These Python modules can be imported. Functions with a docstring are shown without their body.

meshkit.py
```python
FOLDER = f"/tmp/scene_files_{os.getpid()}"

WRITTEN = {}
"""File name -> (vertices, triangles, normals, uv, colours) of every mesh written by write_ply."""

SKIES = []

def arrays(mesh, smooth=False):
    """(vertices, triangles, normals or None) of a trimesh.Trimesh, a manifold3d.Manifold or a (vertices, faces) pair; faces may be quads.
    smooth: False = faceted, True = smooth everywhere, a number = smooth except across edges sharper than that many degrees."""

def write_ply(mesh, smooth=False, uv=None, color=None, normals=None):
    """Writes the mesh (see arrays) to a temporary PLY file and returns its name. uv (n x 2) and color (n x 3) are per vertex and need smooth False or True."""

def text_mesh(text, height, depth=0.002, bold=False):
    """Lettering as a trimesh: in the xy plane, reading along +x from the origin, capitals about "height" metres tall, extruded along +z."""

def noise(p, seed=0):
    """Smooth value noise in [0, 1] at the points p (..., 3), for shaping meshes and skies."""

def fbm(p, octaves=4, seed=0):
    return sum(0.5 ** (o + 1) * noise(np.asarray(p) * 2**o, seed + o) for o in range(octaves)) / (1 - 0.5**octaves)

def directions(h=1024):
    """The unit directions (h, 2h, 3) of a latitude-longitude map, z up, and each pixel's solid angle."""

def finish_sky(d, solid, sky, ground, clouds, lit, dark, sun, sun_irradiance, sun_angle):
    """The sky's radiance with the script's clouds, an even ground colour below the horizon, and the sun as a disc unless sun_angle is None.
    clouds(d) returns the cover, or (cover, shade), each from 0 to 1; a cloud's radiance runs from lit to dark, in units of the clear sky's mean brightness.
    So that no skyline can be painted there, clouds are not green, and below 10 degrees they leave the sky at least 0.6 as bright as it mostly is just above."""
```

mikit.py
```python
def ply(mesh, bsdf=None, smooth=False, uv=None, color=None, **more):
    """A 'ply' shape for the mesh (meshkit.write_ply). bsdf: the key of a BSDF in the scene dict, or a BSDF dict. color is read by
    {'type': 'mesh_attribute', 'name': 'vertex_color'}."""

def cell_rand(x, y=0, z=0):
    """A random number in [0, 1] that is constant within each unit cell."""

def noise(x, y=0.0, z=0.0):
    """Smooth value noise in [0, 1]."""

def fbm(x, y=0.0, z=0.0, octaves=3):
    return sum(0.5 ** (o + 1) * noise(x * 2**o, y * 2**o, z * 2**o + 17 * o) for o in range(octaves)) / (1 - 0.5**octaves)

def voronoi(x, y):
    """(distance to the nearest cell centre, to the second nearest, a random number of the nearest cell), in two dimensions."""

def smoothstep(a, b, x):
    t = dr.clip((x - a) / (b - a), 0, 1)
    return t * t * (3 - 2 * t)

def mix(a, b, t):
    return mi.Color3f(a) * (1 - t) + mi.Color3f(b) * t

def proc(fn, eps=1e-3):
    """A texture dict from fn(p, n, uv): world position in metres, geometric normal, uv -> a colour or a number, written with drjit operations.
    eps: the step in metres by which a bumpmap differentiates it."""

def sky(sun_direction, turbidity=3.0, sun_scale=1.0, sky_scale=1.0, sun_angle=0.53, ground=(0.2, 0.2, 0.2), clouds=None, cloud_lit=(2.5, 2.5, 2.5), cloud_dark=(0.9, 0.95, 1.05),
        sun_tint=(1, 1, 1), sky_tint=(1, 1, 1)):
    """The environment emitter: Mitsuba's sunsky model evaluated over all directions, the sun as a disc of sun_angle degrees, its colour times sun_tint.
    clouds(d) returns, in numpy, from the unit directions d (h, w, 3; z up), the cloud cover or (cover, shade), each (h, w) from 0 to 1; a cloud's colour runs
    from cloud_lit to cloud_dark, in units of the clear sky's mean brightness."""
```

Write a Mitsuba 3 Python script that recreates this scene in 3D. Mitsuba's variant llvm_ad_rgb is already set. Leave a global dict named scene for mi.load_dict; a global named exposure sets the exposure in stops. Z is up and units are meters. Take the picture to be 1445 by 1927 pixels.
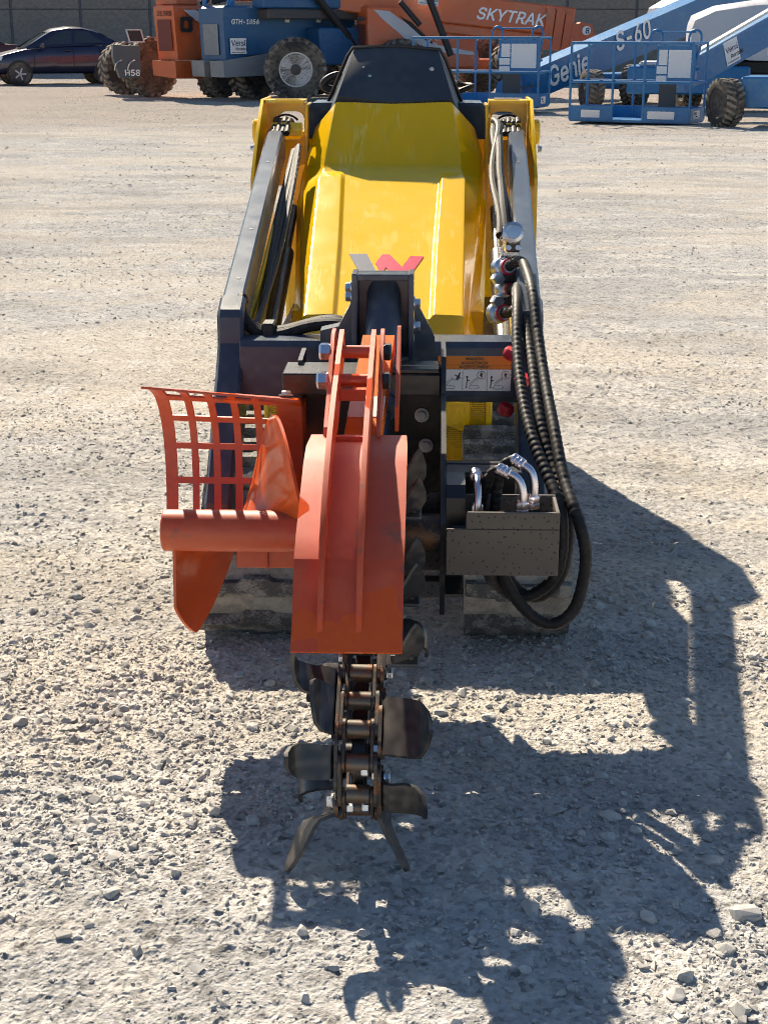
import math, random
import numpy as np, trimesh, mitsuba as mi, drjit as dr
import mikit, meshkit
from shapely.geometry import Polygon, Point, box as sbox
from shapely.ops import unary_union
from scipy.interpolate import CubicSpline

T = mi.ScalarTransform4f
rng = np.random.default_rng(7)
scene, labels = {}, {}

# ---------------------------------------------------------------- camera, sky, exposure
CAM_H, PITCH = 1.43, 17.97
ca, sa = math.cos(math.radians(PITCH)), math.sin(math.radians(PITCH))
scene['camera'] = {'type': 'perspective', 'fov': 29.13, 'fov_axis': 'x', 'near_clip': 0.05, 'far_clip': 2000.0,
                   'to_world': T().look_at(origin=[0, 0, CAM_H], target=[0, ca, CAM_H - sa], up=[0, 0, 1])}
SUN = (-0.42, 1.15, 1.0)
scene['sky_light'] = mikit.sky(SUN, turbidity=3.0, sky_scale=0.45, sun_tint=(0.93, 1.0, 1.10), ground=(0.36, 0.33, 0.29))
exposure = 3.15

# ---------------------------------------------------------------- names, labels, entries
def free(key):
    if key not in scene and key not in labels and key not in used: return key
    n = 1
    while True:
        k = f'{key}_{n:03d}'
        if k not in scene and k not in labels and k not in used: return k
        n += 1
used = set()
def thing(name, label, cat, group=None):
    k = free(name); used.add(k)
    labels[k] = {'label': label, 'category': cat}
    if group: labels[k]['group'] = group
    return k
def setting(name, shape, kind='structure'):
    scene[name] = shape; labels[name] = {'kind': kind}
    return name
FR = np.eye(4)
def add(parent, name, mesh, mat, smooth=30, label=None, kind=None):
    k = free(f'{parent}__{name}'); used.add(k)
    m = tri(mesh).copy(); m.apply_transform(FR)
    scene[k] = mikit.ply(m, mat, smooth=smooth)
    if label or kind: labels[k] = {a: b for a, b in (('label', label), ('kind', kind)) if b}
    return k
def add_shape(parent, name, shape, M):
    k = free(f'{parent}__{name}'); used.add(k)
    scene[k] = {**shape, 'to_world': T(FR @ M)}
    return k
def frame(x=0, y=0, z=0, rot=0.0):
    r = math.radians(rot)
    return np.array([[math.cos(r), -math.sin(r), 0, x], [math.sin(r), math.cos(r), 0, y], [0, 0, 1, z], [0, 0, 0, 1.0]])

# ---------------------------------------------------------------- mesh helpers
def tri(m):
    if isinstance(m, list): m = trimesh.util.concatenate([tri(a) for a in m])
    return m
def tm(v, f): return trimesh.Trimesh(np.asarray(v, float), np.asarray(f, int), process=False)
def bx(x0, x1, y0, y1, z0, z1, b=0.003):
    b = min(b, (x1-x0)*.45, (y1-y0)*.45, (z1-z0)*.45)
    P = []
    for sx in (0, 1):
        for sy in (0, 1):
            for sz in (0, 1):
                X, Y, Z = (x0, x1)[sx], (y0, y1)[sy], (z0, z1)[sz]
                dx, dy, dz = b*(1-2*sx), b*(1-2*sy), b*(1-2*sz)
                P += [(X, Y+dy, Z+dz), (X+dx, Y, Z+dz), (X+dx, Y+dy, Z)]
    return trimesh.Trimesh(P).convex_hull
def hull(pts): return trimesh.Trimesh(np.asarray(pts, float)).convex_hull
def rot_m(axis, deg, at=(0, 0, 0)): return trimesh.transformations.rotation_matrix(math.radians(deg), axis, at)
def moved(m, M):
    m = tri(m).copy(); m.apply_transform(M); return m
def shift(m, x=0, y=0, z=0): return moved(m, trimesh.transformations.translation_matrix((x, y, z)))
def plate(poly, t, axis, at):
    """A sheet: polygon in (y,z), (x,z) or (x,y), thickness t from 'at' along the axis."""
    if not hasattr(poly, 'exterior') and not hasattr(poly, 'geoms'): poly = Polygon(poly)
    ms = [trimesh.creation.extrude_polygon(g, t, engine='earcut') for g in getattr(poly, 'geoms', [poly])]
    m = tri(ms); v = m.vertices.copy(); f = m.faces
    if axis == 'x': v = v[:, [2, 0, 1]] + [at, 0, 0]
    elif axis == 'y': v = v[:, [0, 2, 1]] + [0, at, 0]; f = f[:, ::-1]
    else: v = v + [0, 0, at]
    return tm(v, f)
def placed(m, o, U, V):
    U = np.array(U, float); V = np.array(V, float); U /= np.linalg.norm(U); V /= np.linalg.norm(V)
    M = np.eye(4); M[:3, 0] = U; M[:3, 1] = V; M[:3, 2] = np.cross(U, V); M[:3, 3] = o
    return moved(m, M)
def rbox2(x0, x1, y0, y1, r): return sbox(x0+r, y0+r, x1-r, y1-r).buffer(r, 6)
def curve(pts, n=40):
    P = np.asarray(pts, float); d = np.r_[0, np.cumsum(np.linalg.norm(np.diff(P, axis=0), axis=1))]
    return CubicSpline(d, P)(np.linspace(0, d[-1], n))
def tube(path, r, n=12):
    p = np.asarray(path, float); r = np.broadcast_to(r, (len(p),))
    t = np.gradient(p, axis=0); t /= np.linalg.norm(t, axis=1, keepdims=True) + 1e-12
    a = np.cross(t[0], [0, 0, 1.0] if abs(t[0][2]) < .9 else [1.0, 0, 0]); a /= np.linalg.norm(a)
    A = [a]
    for i in range(1, len(p)):
        a = A[-1] - t[i]*(A[-1] @ t[i]); A.append(a/np.linalg.norm(a))
    A = np.array(A); B = np.cross(t, A); ang = np.arange(n)*2*np.pi/n
    v = p[:, None] + r[:, None, None]*(np.cos(ang)[None, :, None]*A[:, None] + np.sin(ang)[None, :, None]*B[:, None])
    v = np.vstack([v.reshape(-1, 3), p[:1], p[-1:]]); k = len(p)
    f = []
    for i in range(k-1):
        for j in range(n):
            a0, b0 = i*n+j, i*n+(j+1) % n
            f += [(a0, b0, b0+n), (a0, b0+n, a0+n)]
    for j in range(n):
        f += [(k*n, (j+1) % n, j), (k*n+1, (k-1)*n+j, (k-1)*n+(j+1) % n)]
    return tm(v, f)
def cyl(p0, p1, r, n=20, b=0.0):
    p0, p1 = np.asarray(p0, float), np.asarray(p1, float)
    if b:
        d = (p1-p0)/np.linalg.norm(p1-p0)
        return tube([p0, p0+1e-5*d, p0+d*b, p1-d*b, p1-1e-5*d, p1], [r-b, r-b, r, r, r-b, r-b], n)
    return tube([p0, p1], r, n)
def lathe(prof, o, d, n=24):
    """prof: (radius, distance along d) from one end to the other."""
    d = np.array(d, float)/np.linalg.norm(d); o = np.asarray(o, float)
    return tube_raw([o + d*h for _, h in prof], [max(r, 1e-5) for r, _ in prof], d, n)
def tube_raw(p, r, d, n):
    a = np.cross(d, [0, 0, 1.0] if abs(d[2]) < .9 else [1.0, 0, 0]); a /= np.linalg.norm(a); b = np.cross(d, a)
    ang = np.arange(n)*2*np.pi/n; ring = np.cos(ang)[:, None]*a + np.sin(ang)[:, None]*b
    v = np.vstack([p[i] + r[i]*ring for i in range(len(p))]); f = []
    for i in range(len(p)-1):
        for j in range(n):
            a0, b0 = i*n+j, i*n+(j+1) % n
            f += [(a0, b0, b0+n), (a0, b0+n, a0+n)]
    m = len(v); v = np.vstack([v, p[0], p[-1]]); k = len(p)
    for j in range(n): f += [(m, (j+1) % n, j), (m+1, (k-1)*n+j, (k-1)*n+(j+1) % n)]
    return tm(v, f)
def hexbolt(o, d, r=0.009, h=0.008, washer=True):
    m = [lathe([(r*.82, h), (r, h*.8), (r, 0)][::-1], o, d, 6)]
    if washer: m.append(lathe([(r*1.35, -.001), (r*1.35, .0018)], o, d, 16))
    return tri(m)
def grid_surface(V):
    """V (n, m, 3) -> open sheet; the normal is d/dn x d/dm."""
    n, m = V.shape[:2]; i, j = np.meshgrid(np.arange(n-1), np.arange(m-1), indexing='ij'); a = (i*m+j).ravel()
    return tm(V.reshape(-1, 3), np.vstack([np.stack([a, a+m, a+m+1], 1), np.stack([a, a+m+1, a+1], 1)]))
def loft(secs):
    """Closed rings (k, m, 3), capped."""
    S = np.asarray(secs, float); k, m = S.shape[:2]; f = []
    for i in range(k-1):
        for j in range(m):
            a, b = i*m+j, i*m+(j+1) % m
            f += [(a, b, b+m), (a, b+m, a+m)]
    v = np.vstack([S.reshape(-1, 3), S[0].mean(0)[None], S[-1].mean(0)[None]])
    for j in range(m): f += [(k*m, (j+1) % m, j), (k*m+1, (k-1)*m+j, (k-1)*m+(j+1) % m)]
    t = tm(v, f); t.fix_normals() if not t.is_winding_consistent else None
    if t.volume < 0: t.invert()
    return t
def thick(path, w0, w1, t, side=(1, 0, 0)):
    """A bent strip: path (k,3), half extents along 'side' from w0 to w1 per point, thickness t."""
    p = np.asarray(path, float); s = np.asarray(side, float)
    d = np.gradient(p, axis=0); d /= np.linalg.norm(d, axis=1, keepdims=True)
    nn = np.cross(d, s); nn /= np.linalg.norm(nn, axis=1, keepdims=True)
    w0 = np.broadcast_to(w0, len(p))[:, None]; w1 = np.broadcast_to(w1, len(p))[:, None]
    return loft(np.stack([p+s*w0, p+s*w1, p+s*w1+nn*t, p+s*w0+nn*t], 1))

def bevel_plate(poly, x0, x1, b):
    """Polygon in (y,z) between x0 and x1 with both rims chamfered by b."""
    inner = poly.buffer(-b, join_style=2)
    if inner.geom_type != 'Polygon' or len(inner.exterior.coords) != len(poly.exterior.coords): return plate(poly, x1-x0, 'x', x0)
    P = np.array(poly.exterior.coords)[:-1]; Q = np.array(inner.exterior.coords)[:-1]
    k = int(np.argmin(((Q-P[0])**2).sum(1))); Q = np.roll(Q, -k, 0)
    if ((Q-P)**2).sum() > ((np.roll(Q[::-1], 1, 0)-P)**2).sum(): Q = np.roll(Q[::-1], 1, 0)
    if np.sqrt(((Q-P)**2).sum(1)).max() > 6*b: return plate(poly, x1-x0, 'x', x0)
    n = len(P); R = np.vstack([np.c_[P[:, 0]*0+x, A] for x, A in ((x0, Q), (x0+b, P), (x1-b, P), (x1, Q))]); f = []
    for i in range(3):
        for j in range(n):
            a, c = i*n+j, i*n+(j+1) % n
            f += [(a, c, c+n), (a, c+n, a+n)]
    cap = plate(inner, .001, 'x', 0); e = trimesh.creation.triangulate_polygon(Polygon(Q), engine='earcut')
    v2, f2 = e; look = [int(np.argmin(((Q-p)**2).sum(1))) for p in v2]
    for t_ in f2:
        a, c, d = (look[q] for q in t_); f += [(a, c, d), (3*n+a, 3*n+c, 3*n+d)]
    m = trimesh.Trimesh(R, f, process=False); trimesh.repair.fix_normals(m)
    return m

# ---------------------------------------------------------------- materials
N, FBM, MIX, SS = mikit.noise, mikit.fbm, mikit.mix, mikit.smoothstep
def two(d): return {'type': 'twosided', 'bsdf': d}
def rgb(c): return {'type': 'rgb', 'value': list(c)}
def pr(color, rough=.5, metal=0.0, **k):
    d = {'type': 'principled', 'base_color': color if isinstance(color, dict) else rgb(color),
         'roughness': rough if isinstance(rough, dict) else float(rough), 'metallic': float(metal)}
    d.update({a: (b if isinstance(b, dict) else float(b)) for a, b in k.items()})
    return d
def mat(name, d): scene[name] = d; return name
def dusty(base, dust, scale, amount, lo=.45, hi=.75):
    """Paint with an uneven film of dried dust in patches and fine streaks."""
    def fn(p, n, uv):
        a = FBM(p.x*scale, p.y*scale, p.z*scale, 4)
        b = N(p.x*scale*9, p.y*scale*3, p.z*scale*9)
        return MIX(base, dust, SS(lo, hi, a*.75 + b*.25)*amount)
    return mikit.proc(fn)
def rough_var(a, b, scale):
    return mikit.proc(lambda p, n, uv: a + (b-a)*FBM(p.x*scale, p.y*scale, p.z*scale, 3))

def yellow_fn(p, n, uv):
    a = FBM(p.x*7, p.y*5, p.z*7, 3); b = N(p.x*60, p.y*14, p.z*14)
    sm = SS(.56, .72, FBM(p.x*22+3, p.y*13, p.z*4, 3))*SS(.35, .65, N(p.x*210, p.y*42, 2.0))*SS(.42, .62, FBM(p.x*5+8, p.y*4, 1.0, 2))
    return MIX((.70, .415, .001), (.72, .52, .10), SS(.50, .72, a)*SS(.45, .8, b)*.5 + sm*.6)
mat('m_yellow', two(pr(mikit.proc(yellow_fn), rough_var(.14, .26, 14), specular=.35, clearcoat=.25, clearcoat_gloss=.95)))
mat('m_yellow_dirty', two(pr(dusty((.52, .34, .012), (.20, .15, .08), 9, .55), .5)))
mat('m_navy', two(pr(dusty((.046, .060, .084), (.14, .16, .18), 6, .35), rough_var(.22, .32, 20), specular=.25)))
mat('m_console', two(pr(dusty((.020, .028, .040), (.08, .09, .10), 5, .2), .55)))
mat('m_black', two(pr(dusty((.008, .009, .012), (.10, .085, .065), 8, .25), .35)))
def box_fn(p, n, uv):
    d, _, w = mikit.voronoi(p.x*95+N(p.x*30, p.z*30)*.6, p.z*95)
    return MIX(MIX((.050, .043, .036), (.085, .072, .058), FBM(p.x*12, p.y*12, p.z*12, 3)), (.006, .006, .007), SS(.24, .12, d)*SS(.62, .7, w))
mat('m_speckled', two(pr(mikit.proc(box_fn), .5)))
def orange_fn(p, n, uv):
    a = FBM(p.x*9, p.y*7, p.z*9, 4); b = N(p.x*70, p.y*70, p.z*70)
    wet = SS(.645, .655, FBM(p.x*13+4.2, p.y*8, p.z*9+1.7, 3))
    dry = MIX((.46, .055, .013), (.48, .084, .030), SS(.35, .7, a*.8+b*.2))
    dry = MIX(dry, (.14, .07, .045), SS(.70, .82, FBM(p.x*26+9, p.y*26, p.z*26, 3))*.5)
    return MIX(dry, (.54, .075, .006), wet)
def orange_rough(p, n, uv):
    wet = SS(.645, .655, FBM(p.x*13+4.2, p.y*8, p.z*9+1.7, 3))
    return .42 - .30*wet
mat('m_orange', two(pr(mikit.proc(orange_fn), mikit.proc(orange_rough))))
mat('m_orange_wet', two(pr(dusty((.50, .072, .008), (.48, .10, .035), 12, .6), .20)))
mat('m_orange_beam', two(pr(dusty((.72, .20, .008), (.50, .17, .05), 16, .6), .3)))
mat('m_chrome', two({'type': 'roughconductor', 'material': 'Cr', 'alpha': .14}))
mat('m_zinc', two(pr((.55, .58, .62), .32, .9)))
mat('m_zinc_dusty', two(pr(dusty((.5, .52, .52), (.42, .38, .32), 20, .8), .5, .5)))
mat('m_steel', two(pr(dusty((.055, .05, .045), (.20, .085, .03), 34, .75, .5, .65), rough_var(.3, .6, 40), .4)))
mat('m_roller', two(pr(dusty((.11, .095, .078), (.17, .065, .02), 45, .8, .45, .62), .38, .5)))
mat('m_tooth', two(pr(dusty((.020, .020, .021), (.12, .104, .086), 9, .6, .40, .70), rough_var(.2, .45, 30))))
mat('m_rubber', two(pr(dusty((.16, .145, .125), (.30, .275, .24), 34, .9, .30, .70), .9)))
mat('m_lug', two(pr(dusty((.055, .053, .050), (.24, .225, .20), 30, .8, .42, .68), .8)))
mat('m_hose', two(pr(dusty((.012, .012, .014), (.06, .055, .05), 15, .4), .55, specular=.2)))
mat('m_dark', two(pr((.012, .012, .013), .6)))
mat('m_red', two(pr((.55, .02, .03), .4)))
mat('m_logo_red', two(pr((.52, .02, .06), .3)))
mat('m_logo_grey', two(pr((.13, .13, .15), .3)))
mat('m_white', two(pr((.72, .72, .70), .5)))
mat('m_print', two(pr((.02, .02, .022), .6)))
mat('m_label_orange', two(pr((.60, .17, .01), .45)))
mat('m_dustcap', two(pr((.42, .46, .54), .35)))
# ---------------------------------------------------------------- ground
from scipy.spatial import cKDTree
def ground_h(x, y):
    """Height of the yard in metres: waves left by traffic, clods, tread prints, grit."""
    p = np.stack([x, y, np.zeros_like(x)], -1); fb, no = meshkit.fbm, meshkit.noise
    h = (fb(p*0.9, 3, 5)-.5)*.035
    w = np.stack([x + .06*(fb(p*2.2, 2, 3)-.5), y + .10*(fb(p*1.7, 2, 9)-.5), np.zeros_like(x)], -1)
    lumpy = np.clip((fb(p*1.3+7, 3, 21)-.38)*4, .15, 1)
    c = fb(w*[9, 13, 1], 4, 11); h += (c-.5)*.009*lumpy
    r = 1-np.abs(2*fb(w*[17, 26, 1]+3, 3, 31)-1); h += (r-.6)*.004*lumpy
    h += (fb(w*[55, 70, 1], 3, 41)-.5)*.0058 + (no(p*[170, 190, 1], 55)-.5)*.0022
    g = no(w*[95, 120, 1], 51); h += np.clip(g-.55, 0, 1)*.008*lumpy
    if x.size > 60000 and y.max() < 7.5:   # pebbles pressed into the surface
        for (pit_, seed, hh, keep) in ((.034, 1, .0055, .06), (.019, 2, .0036, .20), (.0105, 3, .0022, .45)):
            if pit_ < 3*abs(y[0, 1]-y[0, 0]) and pit_ < .012: continue
            r_ = np.random.default_rng(seed); gx, gy = np.meshgrid(np.arange(x.min()-.05, x.max()+.05, pit_), np.arange(y.min()-.05, y.max()+.05, pit_))
            c_ = np.stack([gx.ravel(), gy.ravel()], 1)+r_.uniform(-.48, .48, (gx.size, 2))*pit_; rad = r_.uniform(.22, .62, len(c_))*pit_
            den = np.clip((fb(np.c_[c_*1.6, c_[:, :1]*0], 3, 93)-.34)*4, .35, 1)
            on = r_.uniform(0, 1, len(c_)) < keep*den; c_, rad = c_[on], rad[on]; tilt_ = r_.normal(0, .35, (len(c_), 2)); hk = r_.uniform(.35, 1, len(c_))*hh
            d_, i_ = cKDTree(c_).query(np.stack([x.ravel(), y.ravel()], 1)); q = np.stack([x.ravel(), y.ravel()], 1)-c_[i_]
            ang_ = np.arctan2(q[:, 1], q[:, 0]); wob = 1+.22*np.cos(3*ang_+i_*1.7)+.14*np.cos(5*ang_+i_*2.9)
            prof = np.clip((1-d_/(rad[i_]*wob))*2.6, 0, 1); top_ = prof*(hk[i_]+(q*tilt_[i_]).sum(1)*.5)
            h = np.maximum(h, h+np.maximum(top_, 0).reshape(x.shape))
    # prints of rubber treads: bands of short arcs with a lip on one side
    for (x0, y0, ang, half, amp) in ((-.62, 2.75, 72, .17, .0065), (-.98, 4.6, 78, .2, .006), (-1.75, 5.4, 70, .22, .007), (1.5, 5.6, 99, .22, .005)):
        a = math.radians(ang); u = (x-x0)*math.cos(a)+(y-y0)*math.sin(a); v = -(x-x0)*math.sin(a)+(y-y0)*math.cos(a)
        ph = (u + .35*v*v/half + .03*(fb(p*5, 2, 61)-.5))/.085
        saw = ph-np.floor(ph); lip = np.clip(1-saw/.16, 0, 1)*.8 + np.clip((saw-.93)*14, 0, 1)
        env = np.clip((half-np.abs(v))/.04, 0, 1)*np.clip((fb(p*2.6+1, 2, 71)-.38)*7, 0, 1)*np.clip(1.4-np.abs(u)/.8, 0, 1)
        h += (lip-.2)*amp*env
    # ruts where machines crossed the yard
    far = np.clip((y-4.5)/2, 0, 1)
    rut = fb(np.stack([x*.35+y*.09, y*2.1-x*.22, np.zeros_like(x)], -1), 3, 81); h += (rut-.5)*.05*far
    return h
def patch(xs, ys, dz=0.0):
    X, Y = np.meshgrid(xs, ys, indexing='ij'); return grid_surface(np.stack([X, Y, ground_h(X, Y)+dz], -1))
def ar(a, b, s): return np.linspace(a, b, int(round((b-a)/s))+1)
ground_parts = [patch(ar(-.8, .8, .0031), ar(1.7, 2.6, .0031)), patch(ar(-1.2, -.8, .008), ar(1.7, 2.6, .008)), patch(ar(.8, 1.2, .008), ar(1.7, 2.6, .008)), patch(ar(-1.2, 1.2, .0040), ar(2.6, 4.1, .0040)), patch(ar(-1.9, 1.9, .0075), ar(4.1, 7.4, .0075)),
                patch(ar(-4.4, 4.4, .03), ar(7.4, 16, .03)), patch(ar(-13, 13, .12), ar(16, 66, .12)),
                patch(ar(-5, -1.2, .05), ar(.5, 4.1, .05)), patch(ar(1.2, 5, .05), ar(.5, 4.1, .05)), patch(ar(-1.2, 1.2, .03), ar(.5, 1.7, .03)),
                patch(ar(-6, -1.9, .06), ar(4.1, 7.4, .06)), patch(ar(1.9, 6, .06), ar(4.1, 7.4, .06)),
                patch(ar(-13, -4.4, .1), ar(7.4, 16, .1)), patch(ar(4.4, 13, .1), ar(7.4, 16, .1))]
big = [(-600, -13, -600, 900), (13, 600, -600, 900), (-13, 13, -600, .5), (-13, 13, 66, 900), (-13, -5, .5, 4.1), (5, 13, .5, 4.1), (-13, -6, 4.1, 7.4), (6, 13, 4.1, 7.4)]
ground_parts += [tm([(a, c, 0), (b, c, 0), (b, d, 0), (a, d, 0)], [(0, 1, 2), (0, 2, 3)]) for a, b, c, d in big]
def ground_col(p, n, uv):
    big_ = FBM(p.x*.55+p.y*.15, p.y*1.5-p.x*.25, 3.0, 4)
    mid = FBM(p.x*5, p.y*7, 1.0, 3)
    grit = N(p.x*120, p.y*120, 0); grit2 = N(p.x*41+3, p.y*52, 0)
    c = MIX((.385, .352, .305), (.33, .322, .31), SS(.40, .60, big_*.7+mid*.3))
    c = MIX(c, (.46, .43, .385), SS(.5, .75, mid)*.6)
    far = SS(20.0, 27.0, p.y + 3*(FBM(p.x*.3, p.y*.3, 0, 2)-.5))
    c = MIX(c, (.32, .275, .235), far)
    _, _, cell = mikit.voronoi(p.x*38, p.y*38); d2, _, cell2 = mikit.voronoi(p.x*95, p.y*95)
    sp = SS(.72, .95, cell)*.30*SS(.35, .6, big_) + SS(.70, .95, cell2)*.34 - SS(.25, .05, cell2)*.16
    c = MIX(c, (.20, .195, .19), SS(.52, .70, FBM(p.x*.9-p.y*.2, p.y*2.6+p.x*.5, 9.0, 3))*.35)
    return c*(.86 + .20*grit + .14*grit2 - sp)
def ground_bump(p, n, uv): return N(p.x*190, p.y*190, 0)*.6 + N(p.x*420, p.y*420, 0)*.3
mat('m_ground', {'type': 'bumpmap', 'tex': mikit.proc(ground_bump, 5e-4), 'scale': .0042, 'bsdf': two(pr(mikit.proc(ground_col), .95, specular=.15))})
setting('ground', mikit.ply(tri(ground_parts), 'm_ground', smooth=True))

# loose stones: the largest 300 are things, the rest is gravel
def stone_mesh(seed, n=11, flat=.62):
    r = np.random.default_rng(seed); v = r.normal(size=(n, 3)); v /= np.linalg.norm(v, axis=1, keepdims=True)
    v *= r.uniform(.75, 1.05, (n, 1)); v *= [r.uniform(.8, 1.25), r.uniform(.7, 1.0), flat*r.uniform(.8, 1.2)]
    return hull(v)
def stone_col(p, n, uv):
    k = mikit.cell_rand(dr.floor(p.x*22), dr.floor(p.y*22), 0); g = N(p.x*85, p.y*85, p.z*85)
    return MIX((.30, .292, .28), (.45, .43, .395), k)*(.78+.36*g)
mat('m_stone', two(pr(mikit.proc(stone_col), .9, specular=.2)))
small = [(m.vertices.copy(), m.faces.copy()) for m in (stone_mesh(100+i, 9) for i in range(24))]
def density(x, y):
    p = np.stack([x, y, 0*x], -1); d = np.clip((meshkit.fbm(p*[1.1, 1.5, 1], 3, 91)-.42)*5, .14, 1)
    return np.clip(d + 1.2*np.exp(-((x-.56)**2/.035+(y-2.0)**2/.035)) + .75*np.exp(-((x-.10)**2/.09+(y-2.13)**2/.012)) + .5*np.exp(-((x-.45)**2/.05+(y-2.45)**2/.06)) + .5*np.exp(-((x+.45)**2/.10+(y-3.1)**2/.25)), 0, 1)
V, F, at = [], [], 0
for (x0, x1, y0, y1, n, s0, s1) in ((-1.0, 1.0, 1.75, 3.4, 26000, .0025, .0085), (-1.0, 1.0, 1.75, 3.4, 1500, .008, .016), (-1.6, 1.6, 3.4, 6.5, 12000, .004, .0105), (-3, 3, 6.5, 13, 9000, .005, .013), (-8, 8, 13, 40, 9000, .010, .022)):
    x, y = rng.uniform(x0, x1, n), rng.uniform(y0, y1, n); keep = rng.uniform(0, 1, n) < density(x, y); x, y = x[keep], y[keep]
    s = s0*(s1/s0)**(rng.uniform(0, 1, len(x))**2.0); z = ground_h(x, y)+s*.22; rot = rng.uniform(0, 2*np.pi, len(x)); kind = rng.integers(0, len(small), len(x))
    for i in range(len(x)):
        v, f = small[kind[i]]; c_, s_ = math.cos(rot[i]), math.sin(rot[i])
        V.append((v @ np.array([[c_, s_, 0], [-s_, c_, 0], [0, 0, 1]]))*s[i] + [x[i], y[i], z[i]]); F.append(f+at); at += len(v)
setting('gravel', mikit.ply(tm(np.vstack(V), np.vstack(F)), 'm_stone'), 'stuff')
labels['gravel']['label'] = 'loose grey gravel and pebbles scattered over the dirt yard'
large = [mikit.ply(stone_mesh(300+i, 22, .55), 'm_stone') for i in range(16)]
spots = []
while len(spots) < 280:
    x, y = rng.uniform(-.95, 1.0), rng.uniform(1.78, 3.9)
    if abs(x) > y*.285 or rng.uniform() > density(np.array(x), np.array(y))**1.8: continue
    if (-.5 < x < .5 and y > 3.2) or (abs(x+.01) < .12 and 2.2 < y < 2.5): continue
    s = .0115*(.026/.0115)**(rng.uniform()**1.6)*(1.45 if (x-.56)**2/.06+(y-2.0)**2/.06 < 1 else 1)*(.8 if x < -.15 else 1)
    if all((x-a)**2+(y-b)**2 > (s+c)**2*1.2 for a, b, c in spots): spots.append((x, y, s))
for x, y, s in spots:
    k = thing('loose_stone', 'pale grey angular stone lying loose on the gravel yard', 'stone', 'loose stones on the gravel yard')
    d = rng.integers(0, 16); M = frame(x, y, float(ground_h(np.array(x), np.array(y)))+s*.14, rng.uniform(0, 360)) @ np.diag([s, s, s, 1])
    scene[k] = {**large[d], 'to_world': T(M)}
# ---------------------------------------------------------------- stand-on track loader (local: x right, y away from the viewer, z up)
MACHINE = frame(0, 3.4, 0, -1.8) @ frame(0, -3.4, 0)
FR = MACHINE
ML = thing('mini_track_loader', 'compact yellow stand-on track loader with dark lift arms, facing the viewer', 'loader')
CX = -.011
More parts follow.
